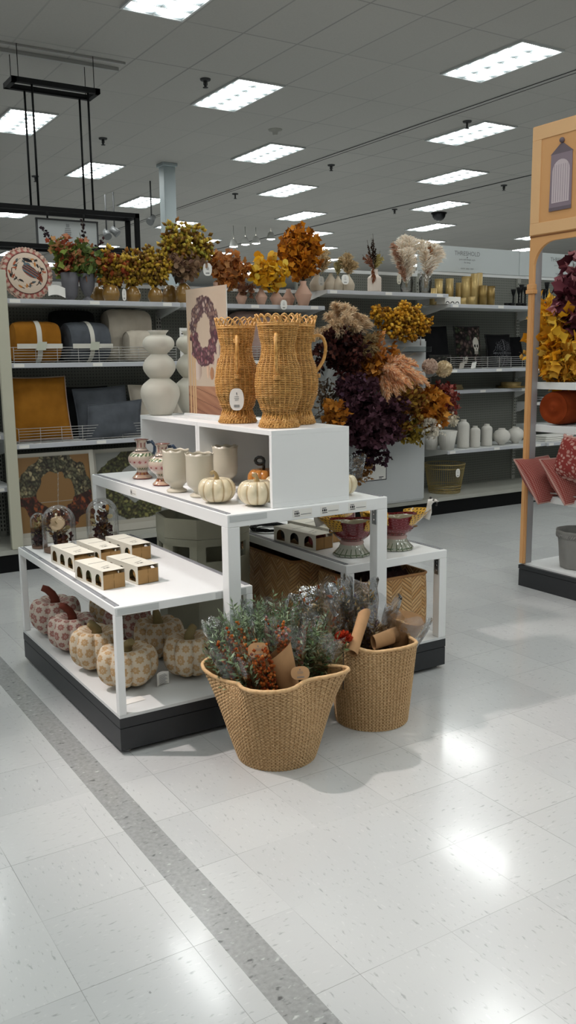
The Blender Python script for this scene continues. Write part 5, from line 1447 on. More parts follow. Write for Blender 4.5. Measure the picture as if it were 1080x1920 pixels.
for k in range(3): 
    c_ = -.068+.062*k; a.tube([(c_+.022*cos(pi*i/8), -.001, .003+.018*sin(pi*i/8)) for i in range(9)], .004, 5)
a.build('arch_print', INK, t)
def candlestick(label, u, Y, h, first=None):
    a = MB(); a.lathe([(.001, .001), (.032, .001), (.032, .006), (.01, .014), (.008, h*.6), (.011, h*.66), (.018, h*.8), (.028, h), (.024, h), (.001, h*.9)], 20)
    return tag(a.build('black_candlestick', BLACK2, loc=(onshelf(u, Y, zr[0]), Y, zr[0]+.001)), label, 'candle holder', 'black candlesticks')
for u, Y, h, lab in ((962, 6.66, .17, 'black candlestick, leftmost left of the orange post'), (972, 6.74, .2, 'black candlestick, second left of the orange post'), (977, 6.84, .24, 'black candlestick, tall, close to the orange post'), (984, 6.66, .2, 'black candlestick at the edge of the orange post'), (1009, 6.7, .26, 'black candlestick just right of the orange post'), (1019, 6.68, .19, 'short black candlestick seen through the arch'), (1024, 6.78, .27, 'tallest black candlestick seen through the arch')):
    candlestick(lab, u, Y, h)
for u, Y in ((950, 6.62), (960, 6.58), (972, 6.6), (982, 6.58)):
    a = MB(); a.lathe([(.001, .001), (.026, .001), (.028, .03), (.024, .03), (.001, .01)], 16)
    tag(a.build('black_votive', BLACK2, loc=(onshelf(u, Y, zr[0]), Y, zr[0]+.001)), 'low black votive cup in the row before the black candlesticks', 'candle holder', 'black votive cups')
# halloween pillows
def skull_fn(u, v):
    d0, e, h = cell(u, v, 11); pal = ['2e2a28', '4a3c3c', '5c4a48', '37402f', '6a5a50', '1f1c1c']
    c = mixt(hx('0f0d0d'), hx(pal[int(abs(h)*5.99) % 6]), .2+e*1.6)
    for cx_, cy_, s in ((.66, .56, .14), (.28, .2, .06)):
        x, y = (u-cx_)/s, (v-cy_)/s
        if x*x+(y/1.15)**2 < 1 or (abs(x) < .62 and -1.75 < y < -.4):
            c = hx('a8a39a')
            if ((abs(x)-.42)/.26)**2+((y+.35)/.28)**2 < 1 or (abs(x) < .12 and -1.0 < y < -.72): c = hx('1a1818')
            if y < -1.2 and int(x*8+20) % 2: c = hx('55504a')
    return c
def web_fn(u, v):
    x, y = u-.55, v-.42; r = sqrt(x*x+y*y); th = atan2(y, x); c = hx('141416')
    k = (th*8/(2*pi)) % 1; sag = r*(1+.10*cos((k-.5)*2*pi))
    if r < .42 and (abs((sag*14) % 1-.5) < .07 or abs(k-.5) > .5-.012/(r+.03)): c = hx('5c5c60')
    return c
def pic_pillow(label, u, Y, z, w, h, fn, th=.12, n=70, lean=.12, name='picture_pillow'):
    x = onshelf(u, Y, z); t = thing(name, label, 'pillow', (x, Y, z+.001), 0)
    M = Matrix.Rotation(-lean, 4, 'X')
    def f(uu, vv, s): 
        a_, b_ = 2*uu-1, 2*vv-1; hh = max(0, (1-a_**2)*(1-b_**2))**.55*1.2; return M @ Vector((a_*w/2*(1-.05*(1-b_*b_)*abs(a_)**3), s*th/2*hh, h/2+b_*h/2*(1-.04*(1-a_*a_)*abs(b_)**3)))
    a = MB(); a.grid(lambda p, q: f(p, q, -1), n, n, cfn=lambda p, q: lin(fn(p, q))); a.build('printed_front', EMBR, t)
    a = MB(); a.grid(lambda p, q: f(p, q, 1), 16, 16, flip=True); a.build('back', NAVY2, t)
    a = MB(); pts = [f(*([(q, 0), (1, q), (1-q, 1), (0, 1-q)][s]), 0)+Vector((0, .004*sin(k*2.5), 0)) for s in range(4) for k, q in enumerate([i/14 for i in range(14)])]
    a.tube(pts, .008, 5, closed=True); a.build('trim_edge', mat('black_trim', '191919', .9), t)
z = zr[1]
BLKC = cloth('black_cotton', '131315', '0d0d0f')
pic_pillow('dark floral pillow with a white skull', 879, 6.70, z, .34, .42, skull_fn)
pic_pillow('black pillow with a grey spider web', 937, 6.72, z, .34, .34, web_fn, lean=.15)
x = onshelf(820, 6.72, z); pillow('square_pillow', 'plain black pillow left of the skull pillow', (x, 6.78, z+.21), (.19, 0, 0), (0, .04, .205), .1, BLKC, BLKC, group='plain black pillows')
x = onshelf(975, 6.74, z); pillow('square_pillow', 'plain black pillow right of the web pillow', (x, 6.84, z+.16), (.13, 0, 0), (0, .04, .155), .1, BLKC, BLKC, group='plain black pillows')
def fl_fn(u, v): d0, e, h = cell(u, v, 9); return mixt(hx('101010'), hx(['3c4038', '5c5650', '2a2a28', '4a4440'][int(abs(h)*3.99) % 4]), .2+e*1.8)
pic_pillow('low dark patterned lumbar pillow behind the wire rail', 830, 6.60, z, .28, .14, fl_fn, .09, 40, .3)
for u, lab in ((890, 'small white tag tilted in the wire rail under the skull pillow'), (868, 'small grey tag in the wire rail left of the white one')):
    x = onshelf(u, 6.5, z); a = MB(); a.obox((0, 0, .03), (.03, 0, .004), (0, .001, 0), (.008, 0, .03)); tag(a.build('rail_tag', PAPER if u == 890 else MATS['tag_grey'], loc=(x, 6.515, z+.004)), lab, 'tag')
# gold trays
z = zr[2]
x = onshelf(955, 6.84, z); t = thing('brass_tray', 'round brass tray set with small brass cups', 'tray', (x, 6.82, z+.001))
a = MB(); a.lathe([(.001, .001), (.15, .001), (.16, .02), (.155, .02), (.148, .006), (.001, .006)], 40); a.build('dish', GM2, t)
a = MB(); a.lathe([(.10, .006), (.11, .06), (.106, .06), (.096, .008)], 36, closeb=False); a.build('inner_ring', GM, t)
x = onshelf(845, 6.84, z); t = thing('woven_tray', 'flat straw-coloured tray lying on the thin shelf', 'tray', (x, 6.86, z+.001))
a = MB()
for k in range(7): a.tube([((.17-.004*k)*cos(2*pi*i/40), .09*sin(2*pi*i/40), .006+.007*k) for i in range(40)], .004, 5, closed=True)
a.build('coiled_rim', mat('straw', '8c7a54', .8), t); a = MB(); a.grid(lambda u, v: (.165*v*cos(2*pi*u), .088*v*sin(2*pi*u), .004), 32, 3, True); a.build('tray_base', MATS['straw'], t)
# white vases
z = zr[3]
WV = mat('white_bisque', 'd0cdc5', .75, var=.05, vs=10)
def wv(name, label, u, Y, prof, rf=None, n=40): 
    a = MB(); a.lathe(prof, n, rf=rf); return tag(a.build(name, WV, loc=(onshelf(u, Y, z), Y, z+.001)), label, 'vase', 'white bisque vases')
rib = lambda th, v: 1+.015*cos(26*th)
wv('ribbed_planter', 'white ribbed tapered planter at the left end of the white vases', 838, 6.60, [(.001, .001), (.065, .001), (.098, .19), (.092, .19), (.06, .02), (.001, .02)], rib, 78)
tag(wv('ribbed_planter', 'x', 808, 6.72, [(.001, .001), (.06, .001), (.085, .15), (.08, .15), (.001, .05)], rib, 78), 'shaded grey ribbed planter half behind the flower stand', None)
def bot(h, r): return [(.001, .001), (r*.96, .001)]+spl([(r, .005), (r, h*.45), (r, h*.78), (r*.8, h*.88), (r*.5, h*.93), (r*.48, h)], 4)+[(r*.4, h), (.001, h*.8)]
wv('bottle_vase', 'tallest white fluted bottle vase', 868, 6.64, bot(.285, .06), rib, 78)
wv('bottle_vase', 'shorter white fluted bottle vase', 890, 6.62, bot(.215, .052), rib, 78)
wv('bottle_vase', 'middle-height white fluted bottle vase next to the round vases', 912, 6.64, bot(.225, .055), rib, 78)
sph = [(.001, .001), (.036, .001), (.036, .015)]+spl([(.05, .025), (.082, .06), (.088, .1), (.07, .14), (.04, .158), (.036, .165), (.037, .172)], 4)+[(.03, .172), (.001, .12)]
wv('round_vase', 'round white moon vase, left of two', 940, 6.62, sph, n=48); wv('round_vase', 'round white moon vase touching the orange post line', 966, 6.66, sph, n=48)
# gold wire basket on the base deck
x = onshelf(833, 6.68, .17); t = thing('wire_basket', 'round gold wire basket with an oval tag on the base shelf', 'basket', (x, 6.68, .170))
a = MB()
for rr_, zz in ((.155, .005), (.158, .02), (.162, .045), (.17, .075), (.196, .25), (.203, .29)): a.tube([(rr_*cos(2*pi*i/64), rr_*sin(2*pi*i/64), zz) for i in range(64)], .004 if zz > .2 or zz < .05 else .003, 6, closed=True)
WG = mat('gold_wire', 'a5915c', .4, .45); a.build('hoop', WG, t)
a = MB()
for k in range(56): th = 2*pi*k/56; a.tube([(.155*cos(th), .155*sin(th), .003), (.203*cos(th), .203*sin(th), .29)], .0017, 4, cap=False)
for k in range(12): th = pi*k/12; a.tube([(.155*cos(th), .155*sin(th), .004), (-.155*cos(th), -.155*sin(th), .004)], .0015, 4, cap=False)
a.build('wire_rib', WG, t)['kind'] = 'stuff'
x = onshelf(857, 6.48, .38); oval_tag('oval_tag', 'white oval tag on the gold wire basket', (x, 6.468, .385), (0, -1, 0), .055, .085)
# things on the next bay, seen through the orange arch
z = SHELF_Z[5][4]
for k in range(3):
    x = onshelf(1035, 6.7, z); a = MB(); a.box(-.22, .22, 0, .22, 0, .018); tag(a.build('white_platter', PAPER, loc=(x+.01*k, 6.60, z+.001+.021*k), bevel=.006), 'white flat platter in the stack seen through the orange frame', 'platter', 'white platters stacked')
z = SHELF_Z[5][2]
x = onshelf(1012, 6.9, z)
for k in range(2): a = MB(); a.lathe([(.001, .001), (.09, .001), (.15, .03), (.146, .034), (.001, .008)], 36); tag(a.build('silver_plate', CHROME, loc=(x, 6.84, z+.001+.02*k)), 'shiny silver plate in the stack seen beside the orange post', 'plate', 'silver plates stacked')
# ================================================================ flower stand in the middle bay
SX0, SX1, SY0, SY1 = 4.50, 5.50, 6.40, 6.93
t = thing('flower_stand', 'tall white stand faced with bunches of artificial autumn flowers', 'display stand', (SX0, SY0, .17))
a = MB(); a.box(SX0, SX1, SY0+.012, SY1, .172, 1.68); a.build('cabinet', WHITE2, t, world=True, bevel=.004)
a = MB(); a.box(SX0, SX1, SY0, SY0+.012, .19, 1.66); a.build('front_panel', mat('stand_face', 'bfc2c2', .45, var=.05, vs=3), t, world=True)
for zz in (1.28, 1.56):
    a = MB(); a.box(SX0+.02, SX1-.02, SY0-.10, SY0, zz, zz+.006); a.box(SX0+.02, SX1-.02, SY0-.10, SY0-.096, zz, zz+.05); a.build('flower_tray', glassmat('acrylic', (.85, .87, .87), .1, 1.45, .08), t, world=True)
a = MB()
for k in range(2): a.tube([(SX0+.55+.3*k, SY0-.10, 1.62), (SX0+.55+.3*k, SY0-.10, 1.70), (SX0+.85+.04*k, SY0-.1, 1.70)], .006, 6)
a.build('chrome_hook', CHROME, t, world=True)
# framed notice
q0, q1 = P(677, 866, Y=SY0), P(724, 899, Y=SY0)
tt = thing('framed_notice', 'white notice with a black outline low on the flower stand', 'notice', (q0.x, SY0-.002, q1.z))
w_, h_ = q1.x-q0.x, q0.z-q1.z
a = MB(); a.box(0, w_, -.002, 0, 0, h_); a.build('sheet', PAPER, tt)
a = MB()
for b in ((0, w_, 0, .007), (0, w_, h_-.007, h_), (0, .007, 0, h_), (w_-.007, w_, 0, h_)): a.box(b[0], b[1], -.0035, -.0021, b[2], b[3])
a.box(w_*.82, w_*.86, -.003, -.0021, h_*.78, h_*.88); a.box(w_*.7, w_*.88, -.003, -.0021, h_*.14, h_*.18); a.box(w_*.7, w_*.82, -.003, -.0021, h_*.08, h_*.11)
a.build('outline', INK, tt)
def bunch(label, u, v, w, h, kind, pal, seed, nst=34, nlf=14, L=.05, W=.045, Y=6.22, group=None, dy=.11, out=.7, name='flower_bunch'):
    c = P(u, v, Y=Y); s = depth(c)/F; base = Vector((c.x, SY0-.03, c.z-.10))
    t = thing(name, label, 'artificial flowers', base, 0, group)
    blob(t, (0, 0, 0), c-base, (w*s/2*.98, dy, h*s/2*.98), nst, nlf, L, W, kind, pal, seed, out=out, t0=.74); return t
def pbunch(label, u0, v0, tips, pal, seed, L, W, n, Y=6.2, droop=.25, name='pampas_grass'):
    b = P(u0, v0, Y=Y+.12); return pampas(label, b, [P(u, v, Y=Y+dy) for u, v, dy in tips], pal, seed, L, W, n, droop=droop, name=name)
pbunch('beige pampas bunch spreading at the top of the flower stand', 652, 640, [(610, 575, 0), (618, 596, -.1), (632, 566, .05), (645, 556, -.05), (640, 590, -.15), (660, 560, 0), (662, 590, -.12), (676, 572, 0), (690, 578, -.05), (625, 552, .05), (600, 610, 0), (700, 590, 0), (650, 575, -.2), (672, 598, -.15), (630, 610, -.15), (585, 615, 0)], ['dcc4a4', 'ecd6b6', 'f6e4c8', 'c8ae8c'], 61, .22, .07, 170)
pbunch('tan feather grass leaning right under the pampas bunch', 655, 665, [(700, 612, 0), (712, 618, -.05), (722, 610, 0), (715, 640, -.1), (705, 650, -.1)], ['b49c72', 'c6ae82', 'a08a64'], 62, .24, .055, 150)
YB = ['cf9626', 'dca838', '9c6a1c', 'e2b54a', '7a4f16', 'bf8422']
bunch('golden yellow berry stems at the upper right of the stand', 762, 602, 130, 76, 'bud', YB, 63, 74, 15, .042, .038, Y=6.3)
bunch('small golden berry sprig near the top shelf edge', 708, 588, 34, 46, 'bud', YB, 64, 14, 12, .04, .036, Y=6.38)
bunch('very dark burgundy leaf mass behind the rattan pitcher handle', 645, 665, 116, 118, 'oval', ['241011', '311615', '1a0b0c', '3f1d1a', '4c2722', '5a332a'], 65, 80, 17, .05, .035, Y=6.12, dy=.16)
bunch('burnt orange leaves between the burgundy and the purple bunches', 715, 690, 96, 120, 'lobed', ['bd7c2c', 'a5651f', 'd0924a', '8a501a', 'c08452', 'cc9468'], 66, 44, 14, .07, .065, Y=6.2)
pbunch('peach feathery pampas fanning right', 715, 700, [(755, 648, 0), (775, 660, -.05), (790, 672, -.1), (800, 690, -.1), (812, 694, -.05), (780, 700, -.15), (765, 712, -.1), (745, 668, -.15), (760, 682, -.2), (790, 655, 0), (770, 640, 0), (730, 735, -.1), (752, 728, -.1), (795, 703, 0)], ['f5c898', 'fbd8b4', 'eeb888', 'fbe2c8'], 67, .30, .06, 170, Y=6.04, droop=.45)
def pom(label, u, v, r_px, pal, Y=6.12, seed=1):
    c = P(u, v, Y=Y); R = r_px*depth(c)/F; b = P(u-60, v+35, Y=Y+.2); t = thing('pompom_flower', label, 'artificial flower', b, 0, 'cream pompom flowers'); d = c-b
    a = MB(); a.tube([(0, 0, 0), d*.5+Vector((0, 0, -.01)), d], .003, 5); a.build('stem', STEM, t)
    r = random.Random(seed); a = MB(); a.col = lin(pal[0]); a.sphere(d, R*.8, 14, 10); a.col = None
    for k in range(340): o = rv(r); leaf(a, d+o*R*.78, o, rv(r), R*.26, R*.22, 'round', pick(r, pal, .12))
    a.build('petals', LEAF, t)
pom('blush pompom flower, upper of two at the right', 806, 687, 15, ['c4ac9c', 'd4bcac', 'e2ccba'], seed=2)
pom('cream pompom flower, lower and farther right', 832, 692, 16, ['dccaa8', 'e8d8b8', 'ccba98'], seed=3)
PU = ['42282f', '54363e', '341f26', '644450', '4a2e36']
bunch('largest deep purple leaf mass in the middle of the stand', 700, 780, 170, 130, 'lobed', PU, 68, 130, 19, .055, .052, Y=6.05, dy=.2)
bunch('purple hydrangea head above the large purple mass', 668, 728, 76, 56, 'lobed', PU+['5a3f52'], 69, 44, 15, .04, .04, Y=6.02)
bunch('dark plum leaf tips hanging at the bottom of the purple mass', 700, 852, 90, 44, 'lobed', ['33202c', '281820', '3f2733'], 70, 18, 8, .055, .05, Y=6.12, dy=.06)
bunch('olive, gold and copper leaf mass right of the purple mass', 757, 762, 116, 124, 'round', ['96702c', 'a98438', '7e5626', 'b89444', 'a0643a', '6a4620'], 71, 80, 16, .045, .04, Y=6.12, dy=.16)
bunch('orange physalis-like leaves right of the olive mass', 812, 762, 66, 62, 'lobed', ['c07e2c', 'b06c22', 'cf9240', '9c5c1c'], 72, 26, 12, .075, .07, Y=6.1)
bunch('copper orange leaves at the left beside the pitcher foot', 632, 770, 38, 58, 'lobed', ['a2641f', '8c5218', 'b5782f'], 73, 14, 10, .06, .055, Y=5.98)
bunch('red and pink maple leaves at the far right', 838, 750, 52, 72, 'lobed', ['8a3f38', '9c5650', 'a8685e', '6e2c26'], 74, 26, 13, .05, .045, Y=6.15)
bunch('yellow-green small leaves at the lower right', 778, 812, 66, 44, 'round', ['8a7428', '9c8433', '6f5c20'], 75, 22, 12, .04, .035, Y=6.12)
bunch('white blossom cluster just left of the ribbed planter', 812, 802, 66, 36, 'round', ['e2dccf', 'f0eade', 'd0c8b8'], 76, 26, 12, .035, .035, Y=6.04)
bunch('cream blossoms above the ribbed planter', 845, 790, 40, 30, 'round', ['d8ceb8', 'e4dcc8', 'c4b8a0'], 77, 18, 11, .035, .035, Y=6.1)
bunch('tan dried bunch low beside the cube shelf', 680, 880, 46, 58, 'oval', ['94693c', '7f5930', 'a57c4c', '6b4a2c'], 78, 22, 13, .04, .025, Y=6.1, dy=.06)
bunch('beige airy stems left of the purple mass', 610, 745, 50, 84, 'oval', ['6e5a48', '7f6a54', '5a4838'], 79, 24, 9, .045, .02, Y=6.3, dy=.06)
c = P(668, 875, Y=6.02); t = thing('cellophane_sleeve', 'crumpled clear sleeve low beside the cube shelf', 'cellophane sleeve', c, 0)
CEL = glassmat('cellophane', (.88, .9, .9), .06, 1.45, .03, bmp=1., bs=30, gain=2.)
a = MB(); a.grid(lambda u, v: ((.05+.05*v+.014*nz(u*4, v*3, 3))*cos(2*pi*u), (.03+.03*v)*sin(2*pi*u), .2*v-.1+.02*nz(u*5, v, 3)), 28, 12, True); a.build('clear_film', CEL, t)
# ================================================================ wrapped bunches in the floor baskets
CEL2 = glassmat('cellophane_bright', (.90, .91, .92), .12, 1.5, .07, bmp=1., bs=26, gain=2.)
def rotz_to(d):
    return Vector((0, 0, 1)).rotation_difference(Vector(d).normalized()).to_euler()
def wrapped(label, base, d, L, kinds, seed, wrap=None, film=True, group=None, rs=.07, name='wrapped_bunch', wz=(.12, .3), fl2=False):
    """stems along local z, kraft cone and clear sleeve; kinds = list of (part, kind, pal, nst, nlf, leafL, leafW, spread, length, t0)"""
    t = thing(name, label, 'wrapped bunch', base, 0, group); t.rotation_euler = rotz_to(d)
    for i, (part, kind, pal, nst, nlf, lL, lW, spread, ln, t0) in enumerate(kinds):
        s = MB(); l = MB(); spray(s, l, (0, 0, 0), (0, 0, 1), L*ln, spread, nst, nlf, lL, lW, kind, pal, seed*7+i, t0=t0, r0=.01, sr=.0013)
        s.build('stem', mat('olive_stem', '59613f', .7), t); l.build(part, LEAF, t)
    r = random.Random(seed); ph = r.random()*6
    if wrap:
        z0, z1 = wz; r0, r1 = .022, rs*.78
        a = MB(); a.grid(lambda u, v: ((r0+(r1-r0)*v)*cos(2*pi*u)*(1+.05*cos(5*2*pi*u+ph)), (r0+(r1-r0)*v)*sin(2*pi*u)*(1+.05*cos(4*2*pi*u)), z0+(z1-z0)*v*(1+.12*cos(2*pi*u+ph))), 36, 6, True); a.build('kraft_wrap', KRAFT, t)
    if film:
        def f(u, v):
            rr_ = .024+(rs*1.25-.024)*v**.8; th = 2*pi*u; w = nz(u*6*(1 if u < .5 else 1), v*5+seed, 1.3)*(1 if 0 < u < 1 else 0)
            rr_ *= 1+.10*cos(3*th+ph)+.14*v*nz(cos(th)*2+seed, sin(th)*2+v*4, 1.6); return (rr_*cos(th), rr_*sin(th)*.7, .06+(L*.99-.06)*v+.012*cos(7*th)*v)
        a = MB(); a.grid(f, 44, 18, True); a.build('clear_film', CEL2 if fl2 else CEL, t)
    return t
EU = ['7f9472', '95a886', '6a7f5c', 'a9b99a', '768a66', '859a74']; EG = ['4f6a44', '62794c', '3f5636', '74875a']; BER = ['a04a1e', 'b5622a', '8a3a16', 'c4763a']; WHT = ['8a7f5c', 'a4966e', '756b4c']
gr = [('greenery', 'oval', EU, 24, 52, .026, .0075, .30, 1., .2)]
b1 = Vector((FB1[0], FB1[1], .04)); b2 = Vector((FB2[0], FB2[1], .04))
def dto(base, u, v, Y): return P(u, v, Y=Y)-base
for i, (u, v, Y, du, lab) in enumerate(((420, 1152, 2.98, -.05, 'sage green spray leaning far left against the white leg'), (455, 1130, 3.02, -.03, 'sage green spray rising before the white table leg'), (492, 1122, 2.98, 0, 'sage green spray, tallest in the middle of the front basket'), (535, 1130, 2.95, .02, 'sage green spray right of the tallest one'), (575, 1145, 2.86, .05, 'grey-green spray near the shiny clear sleeve'), (608, 1180, 2.78, .07, 'olive green wheat-like spray at the right rim of the front basket'))):
    base = b1+Vector((du, .03, 0)); d = dto(base, u, v, Y)
    ks = gr if i < 5 else [('greenery', 'oval', EG+WHT, 26, 46, .030, .007, .28, 1., .2)]
    wrapped('wrapped '+lab, base, d, d.length*1.0, ks, 80+i, film=(i in (0, 2, 4, 5)), group='wrapped green sprays in the front basket', rs=.085)
g2 = thing('loose', '', None) if False else None
for i, (u, v, Y, lab) in enumerate(((415, 1200, 2.86, 'orange berry bunch in a tight sleeve, far left of the front basket'), (447, 1180, 2.80, 'orange berry bunch beside it, most berries showing'), (468, 1215, 2.68, 'orange berry bunch lowest at the front rim'), (535, 1165, 2.72, 'tall orange and pink berry bunch with the shiny sleeve, right of centre'))):
    base = b1+Vector(((u-500)*.0006, -.05, 0)); d = dto(base, u, v, Y)
    wrapped(lab, base, d, d.length, [('berries', 'bud', BER+(['a56a6a', 'b88a8a'] if i == 3 else []), 14, 26, .016, .015, .14, 1., .45), ('greenery', 'oval', EU, 7, 16, .03, .009, .22, 1.1, .5)], 95+i, wrap=(i in (0, 1, 3)), film=True, group='wrapped orange berry bunches', rs=.05 if i < 3 else .07, wz=(.12, .26))
def kcone(label, p0, p1, r0, r1, squash=.6, name='kraft_cone', flat=False):
    p0, p1 = Vector(p0), Vector(p1); d = p1-p0; t = thing(name, label, 'kraft paper', p0, 0, None); t.rotation_euler = rotz_to(d); L = d.length
    a = MB(); a.grid(lambda u, v: ((r0+(r1-r0)*v)*cos(2*pi*u), (r0+(r1-r0)*v)*sin(2*pi*u)*squash, L*v*(1+.10*cos(2*pi*u+1)*v)), 32, 6, True); a.grid(lambda u, v: ((r0+(r1-r0)*v-.0015)*cos(2*pi*u), (r0+(r1-r0)*v-.0015)*sin(2*pi*u)*squash, L*v*(1+.10*cos(2*pi*u+1)*v)), 32, 6, True, flip=True)
    a.build('paper_cone', KRAFT, t); return t
kcone('brown kraft paper cone at the front rim, right of centre of the front basket', P(548, 1300, Y=2.70), P(520, 1222, Y=2.68), .035, .062)
q = P(484, 1219, Y=2.655); oval_tag('kraft_tag', 'oval brown kraft tag among the orange berries', q, (-.35, -.85, .35), .075, .055, m=KRAFT)
q = P(563, 1262, Y=2.62); oval_tag('kraft_tag', 'oval brown kraft tag at the right of the kraft cone', q, (-.35, -.85, .5), .07, .05, m=KRAFT)
DRY = ['a88c60', 'bda272', 'd0b890', '866c4c']; LAV = ['5c5464', '6e6476', '484250']
for i, (u, v, Y, kinds, lab, rs, wr) in enumerate((
    (600, 1095, 3.02, [('dried_stem', 'oval', DRY+['a85a38'], 18, 20, .028, .012, .28, 1., .4)], 'clear-wrapped dried stems, tall at the left of the rear basket', .10, False),
    (655, 1090, 3.02, [('dried_stem', 'oval', DRY, 20, 20, .028, .010, .28, 1., .35)], 'clear-wrapped wheat-coloured stems before the white leg', .09, False),
    (672, 1120, 2.92, [('lavender_spike', 'bud', LAV, 14, 26, .02, .014, .16, .9, .35)], 'wrapped dark lavender bunch in the rear basket', .06, False),
    (700, 1120, 2.90, [('dried_stem', 'oval', DRY+LAV, 14, 18, .026, .010, .22, 1., .4)], 'shiny wrapped stems in the middle of the rear basket', .085, False),
    (768, 1150, 2.86, [('dried_stem', 'oval', ['9a8a84', '8a7a78', 'a89a90'], 14, 16, .026, .011, .24, .9, .4)], 'pale wrapped stems leaning right out of the rear basket', .085, True))):
    base = b2+Vector(((u-690)*.0006, .01, 0)); d = dto(base, u, v, Y)
    wrapped(lab, base, d, d.length, kinds, 120+i, wrap=wr, film=True, group='clear-wrapped dried bunches in the rear basket', rs=rs*1.15, wz=(.2, .40), fl2=True)
kcone('rolled kraft paper sleeve upright at the middle rim of the rear basket', P(660, 1225, Y=2.74), P(683, 1150, Y=2.84), .024, .026, .8)
kcone('flat kraft paper wrap lying along the right rim of the rear basket', P(700, 1205, Y=2.80), P(765, 1182, Y=2.86), .03, .036, .45)
c = P(644, 1200, Y=2.76); t = thing('red_flower', 'small bright red-orange flower at the left rim of the rear basket', 'artificial flower', c)
a = MB(); r = random.Random(5)
for k in range(160): o = rv(r); o.z = abs(o.z); leaf(a, Vector(o)*.012, o, rv(r), .03, .014, 'oval', pick(r, ['b83a22', 'a02f1c', 'c8502f']))
a.build('petals', LEAF, t); a = MB(); a.tube([(0, 0, 0), (.02, .03, -.22)], .003, 5); a.build('stem', STEM, t)
# ================================================================ orange framed unit at the right
OR = mat('apricot_paint', 'dfa970', .55, vs=2, c2='d89f64'); ORL = mat('apricot_light', 'e6b884', .55); ORD = mat('apricot_line', '8e5a2c', .6)
EX, EY = 4.361, 4.097; EE = 2.75; EZ = .142
t = thing('framed_display_unit', 'shelving unit with an apricot orange arched frame and a lantern sign', 'display unit', (EX, EY, 0))
a = MB(); a.box(EX, EX+.62, EE, EY, 0.0, EZ-.03); a.box(EX-.003, EX+.62, EE, EY+.002, EZ-.026, EZ); a.box(EX+.004, EX+.615, EE, EY-.003, EZ-.032, EZ-.024); a.build('plinth', BLACK, t, world=True)
a = MB(); a.box(EX+.02, EX+.61, EE, EY-.01, EZ+.0005, EZ+.012); a.build('deck', WHITE, t, world=True)
for yy in (EY-.04, EE):
    a = MB(); a.box(EX, EX+.02, yy, yy+.04, EZ+.012, 2.246); a.box(EX-.006, EX, yy+.006, yy+.034, EZ+.012, 1.90); a.build('front_post', OR, t, world=True, bevel=.003)
    a = MB(); a.box(EX+.022, EX+.075, yy+.002, yy+.036, EZ+.012, 2.246); a.build('metal_upright', mat('upright_silver', 'a7a5a6', .4, .2), t, world=True)
    a = MB(); a.box(EX-.014, EX+.03, yy-.010, yy+.050, 1.905, 1.93); a.box(EX-.010, EX+.028, yy-.005, yy+.045, 1.93, 1.965); a.build('capital', OR, t, world=True, bevel=.004)
for yy in (EY-.04, EE): a = MB(); a.box(EX+.57, EX+.61, yy, yy+.035, EZ+.012, 1.08 if yy > 3 else 2.2); a.build('rear_upright', MATS['upright_silver'], t, world=True)
# arch spandrels + header
pts = []; Ra = .16; ya, yb = EY-.037, EE+.037; zt2 = 2.215
out = [(EY, 2.246), (EY, 1.97), (ya, 1.97)]+[(ya-Ra+Ra*cos(k*pi/2/10), zt2-Ra+Ra*sin(k*pi/2/10)) for k in range(11)]+[(yb+Ra-Ra*sin(k*pi/2/10), zt2-Ra+Ra*cos(k*pi/2/10)) for k in range(11)]+[(yb, 1.97), (EE, 1.97), (EE, 2.246)]
a = MB(); ex = .02
# spandrel as strips so it triangulates cleanly
def strip_poly(top, bot):
    for (y0, z0), (y1, z1), (yy0, w0), (yy1, w1) in zip(bot, bot[1:], top, top[1:]):
        b = len(a.v)
        for xx in (EX-.0, EX+ex):
            for y_, z_ in ((y0, z0), (y1, z1), (yy1, w1), (yy0, w0)): a.vert((xx, y_, z_))
        for f in ((0, 1, 2, 3), (7, 6, 5, 4), (0, 4, 5, 1), (2, 6, 7, 3)): a.face([b+i for i in f])
cv = [(ya-Ra+Ra*cos(k*pi/2/10), zt2-Ra+Ra*sin(k*pi/2/10)) for k in range(11)]+[(yb+Ra-Ra*sin(k*pi/2/10), zt2-Ra+Ra*cos(k*pi/2/10)) for k in range(11)]
strip_poly([(y_, 2.246) for y_, z_ in cv], cv)
a.build('arch', OR, t, world=True)
a = MB(); a.box(EX-.004, EX+.05, EE, EY, 2.255, 2.905); a.build('sign_panel', OR, t, world=True, bevel=.004)
a = MB(); a.box(EX-.001, EX+.045, EE, EY, 2.246, 2.256); a.build('dark_line', ORD, t, world=True)  # dark brown line between sign panel and arch
a = MB()
for y0, y1, z0, z1 in ((EE, EY-.002, 2.82, 2.90), (EE, EY-.002, 2.26, 2.33), (EY-.075, EY-.002, 2.33, 2.82)): a.box(EX-.0085, EX-.004, y0, y1, z0, z1)
a.build('raised_border', ORL, t, world=True, bevel=.003)
